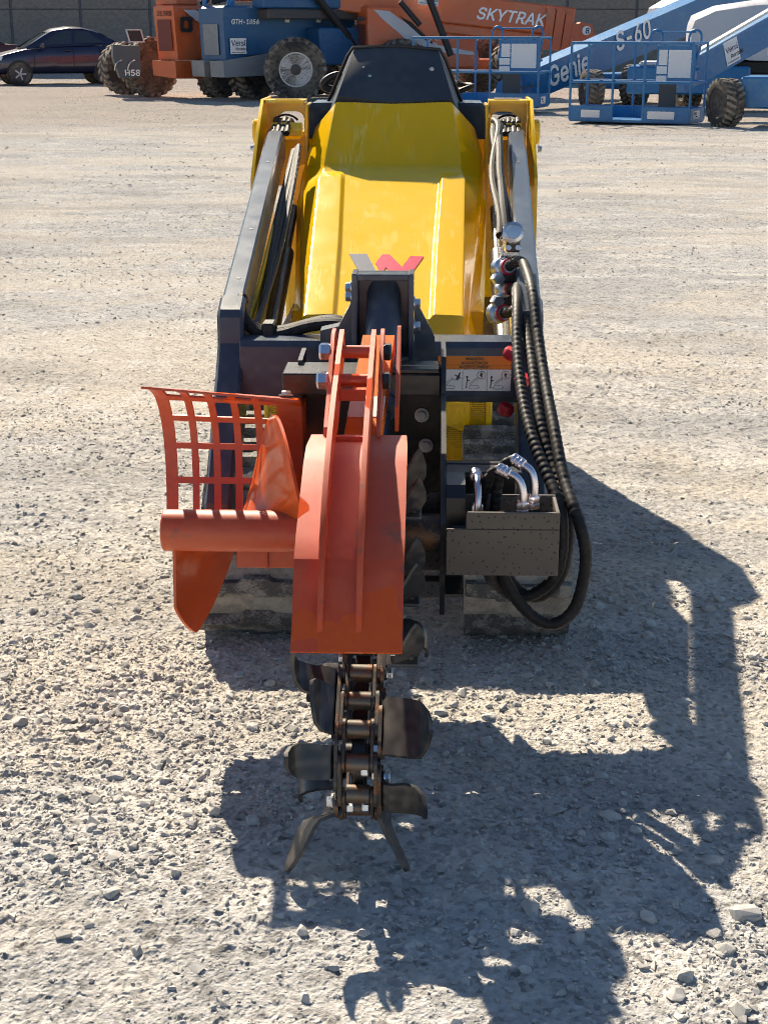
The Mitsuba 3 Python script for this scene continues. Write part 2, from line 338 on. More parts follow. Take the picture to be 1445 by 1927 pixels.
# tracks: belt loop with moulded lugs
FI, FRI, RI, RRI = (3.462, .138), .114, (4.58, .34), .175     # front idler, rear sprocket (y, z) and radii
def belt_loop():
    (y0, z0), r0, (y1, z1), r1 = FI, FRI, RI, RRI
    ring = lambda c, r: [(c[0]+r*math.cos(a), c[1]+r*math.sin(a)) for a in np.linspace(0, 2*np.pi, 96, endpoint=False)]
    P = \
        unary_union([Polygon(ring(FI, r0)), Polygon(ring((3.62, .205), .165)), Polygon(ring(RI, r1)), Polygon(ring((4.45, .172), .149))]).convex_hull
    return P
LOOP = belt_loop()
def along(poly, n):
    L = poly.exterior.length
    out = []
    for k in range(n):
        a, b = poly.exterior.interpolate((k/n)*L % L), poly.exterior.interpolate(((k/n)*L+.004) % L)
        t = np.array([b.x-a.x, b.y-a.y]); t /= np.linalg.norm(t); out.append((np.array([a.x, a.y]), t))
    return out
cw = LOOP.exterior.is_ccw
hw = .13
lug_poly = Polygon([(-.128, -.016), (-.06, -.022), (-.05, -.030), (.012, -.030), (.022, -.018), (.128, -.014), (.128, .020), (.064, .026), (.058, .014), (-.01, .014), (-.018, .026), (-.128, .022)])
def lug_mesh():
    top = lug_poly.buffer(-.006)
    m = trimesh.creation.extrude_polygon(lug_poly, 0.030, engine='earcut'); v = m.vertices.copy()
    hi = v[:, 2] > .015; v[hi, :2] *= [.975, .80]
    return tm(v, m.faces)
LUG = mikit.ply(lug_mesh(), 'm_lug', smooth=False)
for side in (-1, 1):
    xc = side*.325
    belt = plate(Polygon(LOOP.buffer(.012).exterior, [LOOP.buffer(-.014).exterior.coords]), 2*hw, 'x', xc-hw)
    tk = add(ML, 'track', belt, 'm_rubber', 20)
    for pt, t in along(LOOP.buffer(.010), 36):
        nrm = np.array([t[1], -t[0]]) if cw else np.array([-t[1], t[0]])
        M = np.eye(4); M[:3, 0] = [side, 0, 0]; M[:3, 1] = np.array([0, t[0], t[1]])*(1 if np.cross([side, 0, 0], [0, t[0], t[1]]) @ [0, *nrm] > 0 else -1); M[:3, 2] = [0, *nrm]; M[:3, 3] = [xc, *pt]
        add_shape(tk, 'lug', LUG, M)
    fr_ = [plate(LOOP.buffer(-.10), .10, 'x', xc-.05)]
    add(tk, 'track_frame', fr_, 'm_yellow_dirty')
    for (yy, zz, rr) in ((FI[0], FI[1], FRI-.016), (RI[0], RI[1], RRI-.03), (3.85, .09, .06), (4.05, .09, .06), (4.25, .09, .06)):
        add(tk, 'track_wheel', lathe([(rr*.5, -.07), (rr, -.06), (rr, .06), (rr*.5, .07)], (xc, yy, zz), (1, 0, 0)), 'm_steel')
# hood
HX = -.018
HY = [3.83, 3.855, 3.90, 4.74, 4.805, 4.835, 5.0]
def hood_top(y): return np.interp(y, HY, [.55, .61, .706, .989, 1.011, 1.028, 1.216])
def hood_sec(y):
    I = lambda a: np.interp(y, [3.83, 3.90, 4.30, 4.74, 4.86, 5.0], a)
    z = hood_top(y); c_, a_ = I([.118, .1225, .131, .147, .152, .154]), I([.208, .2125, .222, .232, .218, .192])
    st = I([.004, .013, .013, .012, .012, 0])*float(np.clip((4.81-y)/.06, 0, 1))
    s_, d1 = I([.216, .222, .250, .276, .288, .268]), I([.05, .05, .045, .030, .035, .09]); w_, d2 = I([.232, .244, .270, .300, .304, .300]), I([.14, .14, .11, .07, .08, .19])
    vdip = -.006*np.clip((y-4.82)/.20, 0, 1)
    half = [(0, vdip), (c_*.5, vdip*.5), (c_-.002, 0), (c_+.003, st*.12), (c_+.010, st*.88), (c_+.015, st), (a_-.008, st*.8), (a_-.002, st*.8-.002), (a_+.003, st*.8-.008), (s_-.006, -d1+.008), (s_, -d1), (s_+.004, -d1-.010), (w_, -d2)]
    sh_ = I([0, 0, 0, .01, .10, .13]); back = [0]*9 + [sh_*.9, sh_, sh_, sh_*1.1]
    pts = [(HX-x, y+b, z+h) for (x, h), b in zip(half[::-1], back[::-1])] + [(HX+x, y+b, z+h) for (x, h), b in zip(half[1:], back[1:])]
    return [(HX-w_, y+sh_*1.1, .50)] + pts + [(HX+w_, y+sh_*1.1, .50)]
ys = np.r_[3.83, 3.855, 3.885, 3.893, 3.90, 3.912, np.linspace(3.96, 4.66, 14), 4.70, 4.73, 4.745, 4.76, 4.775, 4.79, 4.80, 4.805, 4.82, 4.835, 4.845, 4.88, 4.92, 4.96, 4.99, 5.0]
hood = grid_surface(np.array([hood_sec(y) for y in ys]))
if hood.face_normals[len(hood.faces)//2] @ [0, 0, 1] < 0: hood.invert()
back = tm(np.array(hood_sec(3.83) + [(HX, 3.83, .50)]), [(len(hood_sec(3.83)), i, i+1) for i in range(len(hood_sec(3.83))-1)])
hd = add(ML, 'hood', [hood, back], 'm_yellow', 20)
def on_hood(poly, mat_, name):
    m = trimesh.creation.extrude_polygon(Polygon(poly), .0012, engine='earcut').subdivide(); v = m.vertices.copy()
    v[:, 2] += hood_top(v[:, 1]) + .0012
    add(hd, name, tm(v, m.faces), mat_, False)
on_hood([(-.127, 4.255), (-.076, 4.256), (-.042, 4.14), (-.090, 4.14)], 'm_logo_grey', 'logo_bar')
on_hood([(-.050, 4.20), (-.032, 4.253), (-.011, 4.253), (.026, 4.18), (.049, 4.244), (.087, 4.242), (.050, 4.13), (.0, 4.13), (-.018, 4.177), (-.030, 4.14)], 'm_logo_red', 'logo_mark')
# screw on the right flank
add(hd, 'screw', lathe([(.011, 0), (.010, .004), (.006, .006)], (.105, 3.845, .64), (0.1, -1, .2), 12), 'm_zinc')
# body under the hood, perforated grille
bd = add(ML, 'body', [bx(CX-.185, CX+.185, 3.93, 4.9, .24, .56), bx(CX-.265, CX+.265, 4.05, 4.9, .54, .70)], 'm_yellow')
def perforated(x0, x1, z0, z1, y, p=.0062, r=.0023):
    nz, nx = int((z1-z0)/(p*.866)), int((x1-x0)/p)
    a = np.arange(6)*np.pi/3 + np.pi/6
    hexo = np.stack([np.cos(a), np.sin(a)], 1)*p/math.sqrt(3)*1.001; hexi = np.stack([np.cos(a), np.sin(a)], 1)*r
    v1 = np.vstack([hexo, hexi]); v = np.vstack([np.c_[v1[:, 0], v1[:, 0]*0, v1[:, 1]], np.c_[v1[:, 0], v1[:, 0]*0+.002, v1[:, 1]]])
    f = []
    for i in range(6):
        j = (i+1) % 6
        f += [(i, j, 6+j), (i, 6+j, 6+i), (6+i, 6+j, 18+j), (6+i, 18+j, 18+i)]
    V, F = [], []
    for b in range(nz):
        for c in range(nx):
            V.append(v + [x0+(c+.5+.5*(b % 2))*p, y, z0+(b+.5)*p*.866]); F.append(np.array(f)+len(V)*24-24)
    return tm(np.vstack(V), np.vstack(F))
for (a, b, label) in ((.143, .258, None), (-.322, -.215, None)):
    gp = add(ML, 'grille', perforated(a, b, .315, .525, 3.835), 'm_yellow', False)
    add(gp, 'grille_frame', [bx(b-.001, b+.016, 3.828, 3.87, .305, .54), bx(a-.012, a, 3.828, 3.87, .305, .54), bx(a, b, 3.828, 3.87, .300, .316), bx(a, b, 3.828, 3.87, .525, .54)], 'm_yellow')
    add(gp, 'radiator', bx(a-.005, b+.01, 3.89, 3.91, .31, .53), 'm_dark')
add(ML, 'fender', [bx(CX-.335, CX+.335, 3.98, 5.0, .50, .58), bx(CX-.22, CX+.22, 4.86, 4.89, .58, .95)], 'm_black')
# console
Ct = [(-.156, 5.193, 1.379), (-.018, 5.177, 1.386), (.126, 5.193, 1.373)]
Cb = [(-.204, 5.017, 1.234), (-.018, 5.005, 1.216), (.174, 5.017, 1.226)]
Ct2 = [(-.180, 5.415, 1.364), (-.018, 5.415, 1.377), (.150, 5.415, 1.358)]; Cb2 = [(-.275, 5.355, 1.14), (-.018, 5.355, 1.14), (.232, 5.355, 1.14)]
low = [(-.255, 5.065, 1.11), (.222, 5.065, 1.11)]
cs = add(ML, 'console', hull(Ct+Cb+Ct2+Cb2+low), 'm_console', 20)
rim = np.array([(-.275, 5.360, 1.15), (-.248, 5.295, 1.215), (-.182, 5.215, 1.354), (-.161, 5.197, 1.384), (-.018, 5.181, 1.390), (.131, 5.197, 1.378), (.151, 5.215, 1.346), (.206, 5.295, 1.211), (.232, 5.360, 1.146)])
add(cs, 'console_trim', tube(rim, .006, 8), 'm_dark')
for x, s in ((-.120, .62), (-.100, .44), (.104, .60)):
    o = np.array([x, 5.017*(1-s)+5.193*s-.006-.004*(1-abs(x)/.19), 1.230*(1-s)+1.376*s-.001])
    add(cs, 'bolt', lathe([(.008, -.004), (.008, .002), (.005, .005)], o, (0, -1, 1.15), 12), 'm_zinc_dusty')
add(ML, 'grip', [tube(curve([(-0.210, 5.420, 1.194), (-0.251, 5.370, 1.244), (-0.274, 5.365, 1.256), (-0.246, 5.365, 1.284), (-0.210, 5.370, 1.286)], 20), .014, 10)], 'm_dark')
add(ML, 'control_bar', [tube(curve([(0.171, 5.390, 1.194), (0.207, 5.370, 1.239), (0.241, 5.380, 1.251), (0.245, 5.420, 1.254), (0.192, 5.450, 1.259)], 24), .010, 10)], 'm_hose')
cov = [hull([(s*.30+CX, 5.130, 1.09), (s*.30+CX, 5.130, 1.194), (s*.285+CX, 5.145, 1.207), (s*.285+CX, 5.390, 1.207), (s*.30+CX, 5.410, 1.09), (s*.16+CX, 5.190, 1.09), (s*.16+CX, 5.190, 1.207), (s*.16+CX, 5.410, 1.207)]) for s in (-1, 1)]
for s, c in zip((-1, 1), cov):
    k = add(ML, 'side_cover', c, 'm_navy')
    for z in (1.19, 1.165): add(k, 'bolt', hexbolt((CX+s*.302, 5.160, z), (s, -.6, 0), .009, .010), 'm_zinc')
# towers
for s in (-1, 1):
    X = lambda a: CX+s*a
    op = Polygon([(5.060, 1.222), (5.300, 1.222), (5.320, .62), (4.680, .62), (4.720, 1.00), (4.880, 1.12)])
    t = add(ML, 'tower', plate(op, .010, 'x', X(.444)-.005), 'm_yellow')
    bp = rbox2(.303, .438, .93, 1.205, .004).difference(rbox2(.316, .402, 1.085, 1.178, .028)).difference(Point(.30, .93).buffer(.075))
    m = plate(bp, .010, 'y', 5.180)
    m = moved(m, np.diag([s, 1, 1, 1.0])); m.invert() if s < 0 else None
    add(t, 'back_plate', shift(m, CX), 'm_yellow')
    tp = rbox2(.305, .438, 5.072, 5.190, .006).difference(rbox2(.322, .410, 5.100, 5.165, .02))
    m = plate(tp, .010, 'z', 1.209); m = moved(m, np.diag([s, 1, 1, 1.0])); m.invert() if s < 0 else None
    add(t, 'top_plate', shift(m, CX), 'm_yellow')
    add(t, 'inner_plate', plate(Polygon([(5.080, 1.205), (5.270, 1.205), (5.270, .7), (5.000, .7)]), .008, 'x', X(.300)-.004), 'm_yellow')
    add(t, 'pin', [cyl((X(.447), 5.010, 1.122), (X(.470), 5.010, 1.122), .040, 24, .004), cyl((X(.31), 5.020, 1.128), (X(.41), 5.020, 1.128), .022)], 'm_yellow')
    add(t, 'pin_bolt', hexbolt((X(.466), 4.980, 1.07), (s, 0, 0), .010, .012), 'm_zinc')

add(ML, 'rear_frame', [bx(CX-.41, CX+.41, 5.36, 5.46, .30, 1.10, .01)], 'm_yellow')
# lift arms: hollow tube, rear end to elbow, then the front leg
for s in (-1, 1):
    xa, xb = sorted((CX+s*.366, CX+s*.419))
    prof = Polygon([(4.96, 1.132), (3.54, .836), (3.49, .822), (3.53, .735), (5.00, 1.032), (5.04, 1.09), (5.02, 1.12)])
    def toe(m):
        v = m.vertices.copy(); v[:, 0] -= s*.040*np.clip((4.95-v[:, 1])/1.49, 0, 1.04); return tm(v, m.faces)
    arm = add(ML, 'lift_arm', toe(bevel_plate(prof, xa, xb, .006)), 'm_navy', 30)
    elbow = bevel_plate(Polygon([(3.51, .833), (3.44, .812), (3.425, .795), (3.42, .735), (3.36, .67), (3.27, .585), (3.17, .485), (3.115, .435), (3.11, .41), (3.14, .39), (3.20, .395), (3.30, .44), (3.44, .55), (3.54, .63), (3.555, .72), (3.545, .815)]), xa-.004, xb+.004, .007)
    add(arm, 'elbow', toe(elbow), 'm_navy', 30)
    for yy in (4.60, 3.99, 3.63):
        zz = np.interp(yy, [3.54, 4.96], [.836, 1.132])
        o = np.array([CX+s*(.390-.040*(4.95-yy)/1.49), yy, zz+.0008]); add(arm, 'hole', lathe([(.005, 0), (.005, .0006)], o, (0, -.24, .97), 14), 'm_dark')
    add(arm, 'lift_cylinder', [cyl((CX+s*.318, 3.90, .62), (CX+s*.318, 4.45, .80), .026), cyl((CX+s*.318, 4.45, .80), (CX+s*.318, 4.76, .90), .014)], 'm_black')
    add(arm, 'inner_web', plate(Polygon([(4.6, .98), (3.60, .72), (3.66, .60), (4.0, .60), (4.7, .90)]), .006, 'x', CX+s*.338-.003), 'm_yellow_dirty')
# hose bundles at the arm pivots and along the inner side of the right arm
def hose(path, r=.012, n=60, ribs=0.0, amp=.0, sides=10):
    c = curve(path, n); d = np.r_[0, np.cumsum(np.linalg.norm(np.diff(c, axis=0), axis=1))]
    rr = r + amp*np.abs(np.sin(np.pi*d/ribs))**.8 - amp*.55*0 if ribs else r
    return tube(c, rr, sides)
for s in (-1, 1):
    for q in range(4):
        x0 = CX+s*(.358+.015*q)
        add(ML, 'pivot_hose', hose([(x0+s*.004, 5.250, 1.11), (x0, 5.190, 1.138), (x0, 5.120, 1.150+.006*(q % 2)), (x0-s*.002, 5.040, 1.146), (x0-s*.004, 4.940, 1.120)], .0095), 'm_hose')
    add(ML, 'cable_tie', tube(curve([(CX+s*.335, 5.150, 1.150), (CX+s*.36, 5.150, 1.166), (CX+s*.39, 5.150, 1.166), (CX+s*.41, 5.150, 1.150)], 16), .004, 6), 'm_dark')
rs = np.random.default_rng(3)
for q in range(3):
    pts = [(.318-.010*q+.006*rs.normal(), y, z+.012*rs.normal()*0) for y, z in ((4.850, 1.155), (4.710, 1.135), (4.550, 1.085), (4.390, 1.03), (4.210, .965), (4.080, .90))]
    pts = [(x+.008*math.sin(5*y+q), y, z+.010*math.cos(7*y+2*q)) for x, y, z in pts]
    add(ML, 'sleeved_hose', hose(pts, .012, 50), 'm_hose')
    pts = [(-.336+.008*q+.006*math.sin(4*y+q), y, z-.05+.008*math.cos(6*y+q)) for y, z in ((4.830, 1.13), (4.630, 1.06), (4.330, .95), (4.080, .86), (3.700, .79), (3.568, .78))]
    add(ML, 'arm_hose', hose(pts, .009, 50), 'm_dark')
# cross tube with safety label, cylinder bracket
ct = add(ML, 'cross_tube', bevel_plate(Polygon([(3.38, .622), (3.38, .735), (3.392, .748), (3.475, .748), (3.475, .60), (3.41, .60)]), CX-.326, CX+.326, .002), 'm_navy')
lb = add(ct, 'safety_label', [bx(.126, .296, 3.3775, 3.3793, 0.6345, 0.7175, 0)], 'm_white', False, label='orange and white safety label with three pictograms')
add(lb, 'header', bx(.126, .296, 3.3762, 3.3773, 0.6865, 0.7175, 0), 'm_label_orange', False)
for i, w in enumerate(('WARNING', 'ADVERTENCIA', 'AVERTISSEMENT')):
    m = meshkit.text_mesh(w, .0062, .0006, bold=True); wd = m.bounds[1, 0]
    add(lb, 'lettering', placed(m, (.211-wd/2, 3.3760, 0.7080-.0098*i), (1, 0, 0), (0, 0, 1)), 'm_print', False)
    add(lb, 'rule', bx(.127, .295, 3.3757, 3.3760, 0.6960-.0095*i if i < 2 else 0.6860, 0.6964-.0095*i if i < 2 else 0.6865, 0), 'm_print', False)
def strokes(segs, w=.0012, y=3.3770):
    out = []
    for a, b in segs:
        a, b = np.array(a), np.array(b); d = (b-a)/max(np.linalg.norm(b-a), 1e-9); nn = np.array([-d[1], d[0]])*w/2
        out.append(plate(Polygon([a+nn, b+nn, b-nn, a-nn]), .0006, 'y', y-.0003))
    return tri(out)
for i in range(3):
    ox = .128+.0565*i
    seg = [((ox+.056, 0.6365), (ox+.056, 0.6855))] if i < 2 else []
    tread = [(ox+.016, 0.6395), (ox+.036, 0.6395), (ox+.038, 0.6435), (ox+.034, 0.6475), (ox+.018, 0.6475), (ox+.013, 0.6425), (ox+.016, 0.6395)]
    seg += list(zip(tread[:-1], tread[1:])) + [((ox+.016, 0.6525), (ox+.034, 0.6665)), ((ox+.018, 0.6485), (ox+.034, 0.6635)), ((ox+.034, 0.6665), (ox+.036, 0.6585))]
    pic = [strokes(seg, .0009), strokes([((ox+.008, 0.6415), (ox+.009, 0.6525)), ((ox+.009, 0.6525), (ox+.010, 0.6645)), ((ox+.009, 0.6585), (ox+.016, 0.6595))], .0026), plate(Point(ox+.010, 0.6675).buffer(.0026), .0006, 'y', 3.3767)]
    if i: pic += [plate(Point(ox+.043, 0.6725).buffer(.0098).difference(Point(ox+.043, 0.6725).buffer(.0086)), .0006, 'y', 3.3767), strokes([((ox+.039, 0.6705), (ox+.047, 0.6755)), ((ox+.043, 0.6665), (ox+.043, 0.6785)), ((ox+.040, 0.6765), (ox+.045, 0.6675))], .0026)]
    else: pic += [strokes([((ox+.040, 0.6605), (ox+.048, 0.6745)), ((ox+.038, 0.6725), (ox+.052, 0.6645)), ((ox+.044, 0.6585), (ox+.050, 0.6785))], .0028)]
    add(lb, 'pictogram', pic, 'm_print', False)
br = [bx(-.068, -.056, 3.275, 3.350, 0.7220, 0.9220, .002), bx(.058, .070, 3.275, 3.350, 0.7220, 0.9220, .002), bx(-.056, .058, 3.275, 3.325, 0.9070, 0.9210, .002), bx(-.056, .058, 3.337, 3.350, 0.7220, 0.9190, .002),
      plate(Polygon([(.0705, 0.8570), (.118, 0.7670), (.118, 0.7365), (.0705, 0.7365)]), .010, 'y', 3.355), plate(Polygon([(-.0685, 0.8570), (-.10, 0.7970), (-.142, 0.7870), (-.142, 0.7365), (-.0685, 0.7365)]), .05, 'y', 3.315)]
bk = add(ML, 'cylinder_bracket', br, 'm_navy')
cyp = lambda t: np.array([.002, 3.370-.36*t, 0.8870-.30*t])
tc = add(ML, 'tilt_cylinder', [cyl(cyp(0), cyp(.78), .039, 28, .004), cyl(cyp(.80), cyp(1.15), .022, 20)], 'm_navy', 40)
add(tc, 'cylinder_pin', cyl((-.066, 3.355, 0.8880), (.068, 3.355, 0.8880), .016), 'm_steel')
add(tc, 'collar', lathe([(.0405, 0), (.0405, .006)], cyp(0.7220), (0, -.36, -.30), 28), 'm_black', 40)
for x, z, d in ((-.07, 0.8870, -1), (-.07, 0.8670, -1), (.071, 0.8520, 1), (.071, .80, 1)):
    add(bk, 'bolt', hexbolt((x, 3.305, z), (d, 0, 0), .012, .014), 'm_zinc')
add(ML, 'crossover_hose', hose([(-.345, 3.530, 0.824), (-.340, 3.490, 0.789), (-.315, 3.475, 0.759), (-.262, 3.470, 0.746), (-.21, 3.470, 0.759), (-.15, 3.450, 0.776), (-.09, 3.430, 0.779)], .0145), 'm_hose')
add(ML, 'crossover_hose', hose([(-.345, 3.550, 0.814), (-.335, 3.510, 0.774), (-.30, 3.500, 0.752), (-.25, 3.490, 0.752), (-.19, 3.480, 0.769), (-.12, 3.460, 0.784), (-.07, 3.440, 0.769)], .0135), 'm_hose')
add(ML, 'hose_clip', bx(-.292, -.262, 3.450, 3.510, 0.739, 0.776, .004), 'm_dark')
# hydraulic couplers on the inner side of the right arm
cp = add(ML, 'coupler_block', [bx(.283, .335, 3.76, 3.82, .74, .895, .004), bx(.296, .331, 3.745, 3.752, .905, .975, .003)], 'm_black')
add(cp, 'dust_cap', lathe([(.024, .022), (.026, 0), (.026, -.012), (.018, -.016), (.0165, -.014), (.0001, -.0145)], (.312, 3.735, .955), (0, 1, -.35), 28), 'm_zinc', 40)
for x in (.302, .325): add(cp, 'bolt', hexbolt((x, 3.744, .917), (0, -1, .25), .0075, .005, False), 'm_zinc')
ch = [np.array([.287+.004*math.sin(i*1.7), 3.73, .965-.0075*i]) for i in range(10)]
add(cp, 'chain', [tube([c+[.003*math.cos(a)*(1 if i % 2 else .3), .003*math.cos(a)*(.3 if i % 2 else 1), .0055*math.sin(a)] for a in np.linspace(0, 2*np.pi, 11)], .0011, 5) for i, c in enumerate(ch)], 'm_zinc')
COUP = [((.292, 3.74, .868), .026), ((.298, 3.74, .812), .020), ((.283, 3.74, .752), .027)]
for (o, r) in COUP:
    d = np.array([.45, -.85, .2]); d /= np.linalg.norm(d)
    k = add(cp, 'coupler', [lathe([(r*.8, -.03), (r, -.024), (r, -.004), (r*.86, 0), (r*.72, .002), (r*.72, .016), (r*.62, .018), (r*.62, .03)], o, d, 28)], 'm_zinc', 40)
    add(k, 'red_ring', lathe([(r*.66, .017), (r*.78, .017), (r*.78, .023), (r*.66, .023)], o, d, 24), 'm_red', 40)
for z in (.84, .782): add(cp, 'hex_nut', lathe([(.014, 0), (.016, .004), (.016, .026), (.014, .03)], (.272, 3.75, z), (.3, -1, .1), 6), 'm_zinc')
for o in ((.293, 3.32, .735), (.318, 3.30, .68), (.285, 3.36, .595)): add(ML, 'red_clip', lathe([(.016, -.012), (.019, -.006), (.019, .006), (.016, .012)], o, (.4, -.2, 1), 14), 'm_red', 40)
# ---------------------------------------------------------------- trencher attachment
TR = thing('trencher_attachment', 'orange and black chain trencher with auger, carried on the front of the yellow loader', 'trencher')
# mounting frame
mf = [plate(Polygon([(3.28, .775), (3.11, .772), (3.07, .70), (2.96, .665), (2.85, .63), (2.79, .50), (2.81, .36), (2.84, .287), (2.90, .287), (3.28, .36)]), .010, 'x', .132),
      plate(Polygon([(3.30, .75), (3.19, .745), (3.18, .62), (3.24, .30), (3.30, .30)]), .010, 'x', -.183),
      bx(-.21, .132, 3.19, 3.30, .662, .712, .003), bx(-.182, .134, 3.245, 3.262, .22, .66, .001), bx(.02, .130, 3.185, 3.25, .713, .722, .002)]
mf[2:3] = [bx(-.21, .1315, 3.10, 3.22, .688, .735, .003)]; mf[3] = bx(-.182, .1315, 3.205, 3.222, .26, .687, .001); mf[4] = bx(.02, .128, 3.10, 3.19, .7365, .746, .002)
fr = add(TR, 'mounting_frame', mf, 'm_black')
add(fr, 'motor_bracket', [plate(Polygon([(2.85, .38), (2.80, .39), (2.79, .555), (2.81, .577), (2.90, .577), (2.93, .38)]), .038, 'x', .1425), plate(Polygon([(2.90, .345), (2.79, .345), (2.79, .352), (2.893, .352), (2.893, .412), (2.90, .412)]), .038, 'x', .1425)], 'm_black')
add(fr, 'rear_panel', [bx(.1425, .292, 3.00, 3.02, .44, .567, .002)], 'm_black')
add(fr, 'rear_shelf', bx(.1425, .30, 2.94, 2.999, .556, .565, .002), 'm_black')
add(fr, 'skirt', [thick([(.0, 2.88, .352), (.0, 2.82, .362), (.0, 2.80, .338)], .02, .131, .006)], 'm_speckled')
add(fr, 'chain_guard', bx(.03, .131, 2.93, 2.945, .35, .52, .002), 'm_speckled')
for (x, y, z) in ((-.05, 3.20, .62), (.09, 3.20, .62), (.10, 3.20, .55)): add(fr, 'bolt', hexbolt((x, y, z), (0, -1, 0), .012, .010), 'm_zinc_dusty')
# hydraulic motor guard box with fittings
gb = [bx(.143, .364, 2.75, 2.757, .408, .504, .001), bx(.181, .364, 2.7500, 2.757, .5045, .539, .001), bx(.357, .364, 2.7575, 2.86, .408, .539, .001), bx(.181, .364, 2.8605, 2.867, .408, .541, .001), bx(.181, .356, 2.758, 2.86, .408, .415, .001)]
gd = add(TR, 'motor_guard', gb, 'm_speckled', False)
add(TR, 'hydraulic_motor', [cyl((.15, 2.815, .462), (.345, 2.815, .462), .042, 24, .004), bx(.19, .34, 2.77, 2.85, .462, .512, .004)], 'm_black', 40)
def fitting(o, up, bend, tip):
    o, up, bend, tip = (np.array(a, float) for a in (o, up, bend, tip))
    k = add(TR, 'hose_fitting', [lathe([(.011, 0), (.0135, .002), (.0135, .012), (.011, .014)], o, up-o, 6), lathe([(.012, .014), (.0125, .015), (.0125, .026), (.010, .030)], o, up-o, 6), tube(curve([o, up, bend, bend*.4+tip*.6], 14), .0080, 12)], 'm_chrome', 40)
    d = (tip-bend)/np.linalg.norm(tip-bend)
    add(k, 'crimp', [lathe([(.009, 0), (.0130, .003), (.0130, .010), (.012, .011), (.0130, .012), (.0130, .019), (.012, .020), (.0130, .021), (.0130, .028), (.010, .031)], bend*.55+tip*.45, d, 14)], 'm_chrome', 40)
fitting((.293, 2.80, .518), (.294, 2.80, .566), (.284, 2.805, .592), (.252, 2.82, .605))
fitting((.317, 2.83, .522), (.318, 2.83, .572), (.310, 2.835, .600), (.282, 2.85, .616))
fitting((.205, 2.80, .512), (.205, 2.80, .556), (.204, 2.825, .580), (.201, 2.87, .582))
RB = dict(ribs=.0165, amp=.0018, n=240, sides=12)
SH = dict(ribs=.0165, amp=.0017, n=70)
add(TR, 'hydraulic_hose', hose([(.252, 2.82, .605), (.237, 2.83, .598), (.224, 2.845, .572), (.216, 2.86, .535), (.212, 2.86, .48)], .0100, **SH), 'm_hose', 50)
add(TR, 'hydraulic_hose', hose([(.282, 2.85, .616), (.264, 2.86, .609), (.250, 2.865, .580), (.243, 2.865, .535), (.240, 2.86, .48)], .0100, **SH), 'm_hose', 50)
add(TR, 'hydraulic_hose', hose([(.300, 3.715, .872), (.322, 3.69, .890), (.338, 3.60, .885), (.346, 3.47, .852), (.352, 3.375, .790), (.364, 3.20, .685), (.377, 3.05, .607), (.393, 2.93, .534), (.413, 2.86, .485), (.427, 2.85, .430), (.423, 2.85, .345), (.399, 2.85, .284), (.363, 2.85, .265), (.322, 2.85, .284), (.287, 2.85, .324), (.264, 2.85, .366), (.252, 2.82, .43)], .0115, **RB), 'm_hose', 50)
add(TR, 'hydraulic_hose', hose([(.306, 3.715, .815), (.318, 3.69, .826), (.318, 3.60, .838), (.311, 3.47, .828), (.306, 3.36, .775), (.309, 3.20, .685), (.328, 3.05, .607), (.360, 2.94, .543), (.379, 2.88, .490), (.382, 2.87, .430), (.370, 2.87, .365), (.336, 2.88, .324), (.296, 2.88, .312), (.262, 2.87, .334), (.240, 2.85, .362), (.230, 2.82, .43)], .0115, **RB), 'm_hose', 50)
add(TR, 'hydraulic_hose', hose([(.292, 3.715, .755), (.306, 3.67, .768), (.316, 3.56, .795), (.323, 3.46, .800), (.332, 3.35, .760), (.341, 3.20, .680), (.353, 3.08, .607), (.378, 2.98, .537), (.394, 2.91, .480), (.394, 2.90, .400), (.376, 2.90, .340), (.336, 2.90, .306), (.292, 2.90, .326), (.275, 2.88, .40)], .0115, **RB), 'm_hose', 50)
# auger: shaft tube and helical flight
AY, AZ = 2.86, .459
au = add(TR, 'auger_tube', [lathe([(.028, 0), (.040, .001), (.043, .004), (.043, .26), (.043, .30)], (-.437, AY, AZ), (1, 0, 0), 36)], 'm_orange', 40)
ph = np.radians(np.linspace(82, 400, 120)); pit = .37
rout = np.interp(np.degrees(ph), [82, 104, 150, 220, 400], [.165, .262, .262, .238, .238])
def flight(r0, r1, dx): return np.stack([np.stack([dx+np.interp(np.degrees(ph), [82, 104, 180, 270, 400], [-.418, -.392, -.290, -.198, -.065]), AY-r*np.cos(ph), AZ-r*np.sin(ph)], 1) for r in (r0+(rout-r0)*q for q in np.linspace(0, 1, 6))], 1)
fa, fb_ = flight(.036, .238, 0), flight(.036, .238, .006)
rim_ = np.concatenate([fa[:, -1:], fb_[:, -1:]], 1); e0 = np.stack([fa[0], fb_[0]], 0); e1 = np.stack([fa[-1], fb_[-1]], 0)
add(TR, 'auger_flight', [grid_surface(fa[:, ::-1]), grid_surface(fb_), grid_surface(rim_), grid_surface(e0), grid_surface(e1[::-1])], 'm_orange_wet', 35)
add(TR, 'auger_support', [bx(-.30, -.17, 2.95, 2.965, .345, .41, .002), bx(-.236, -.232, 2.942, 2.95, .345, .41, .001), bx(-.435, -.405, 2.95, 2.965, .375, .41, .002), bx(-.405, -.175, 2.966, 2.978, .38, .41, .002)], 'm_orange')
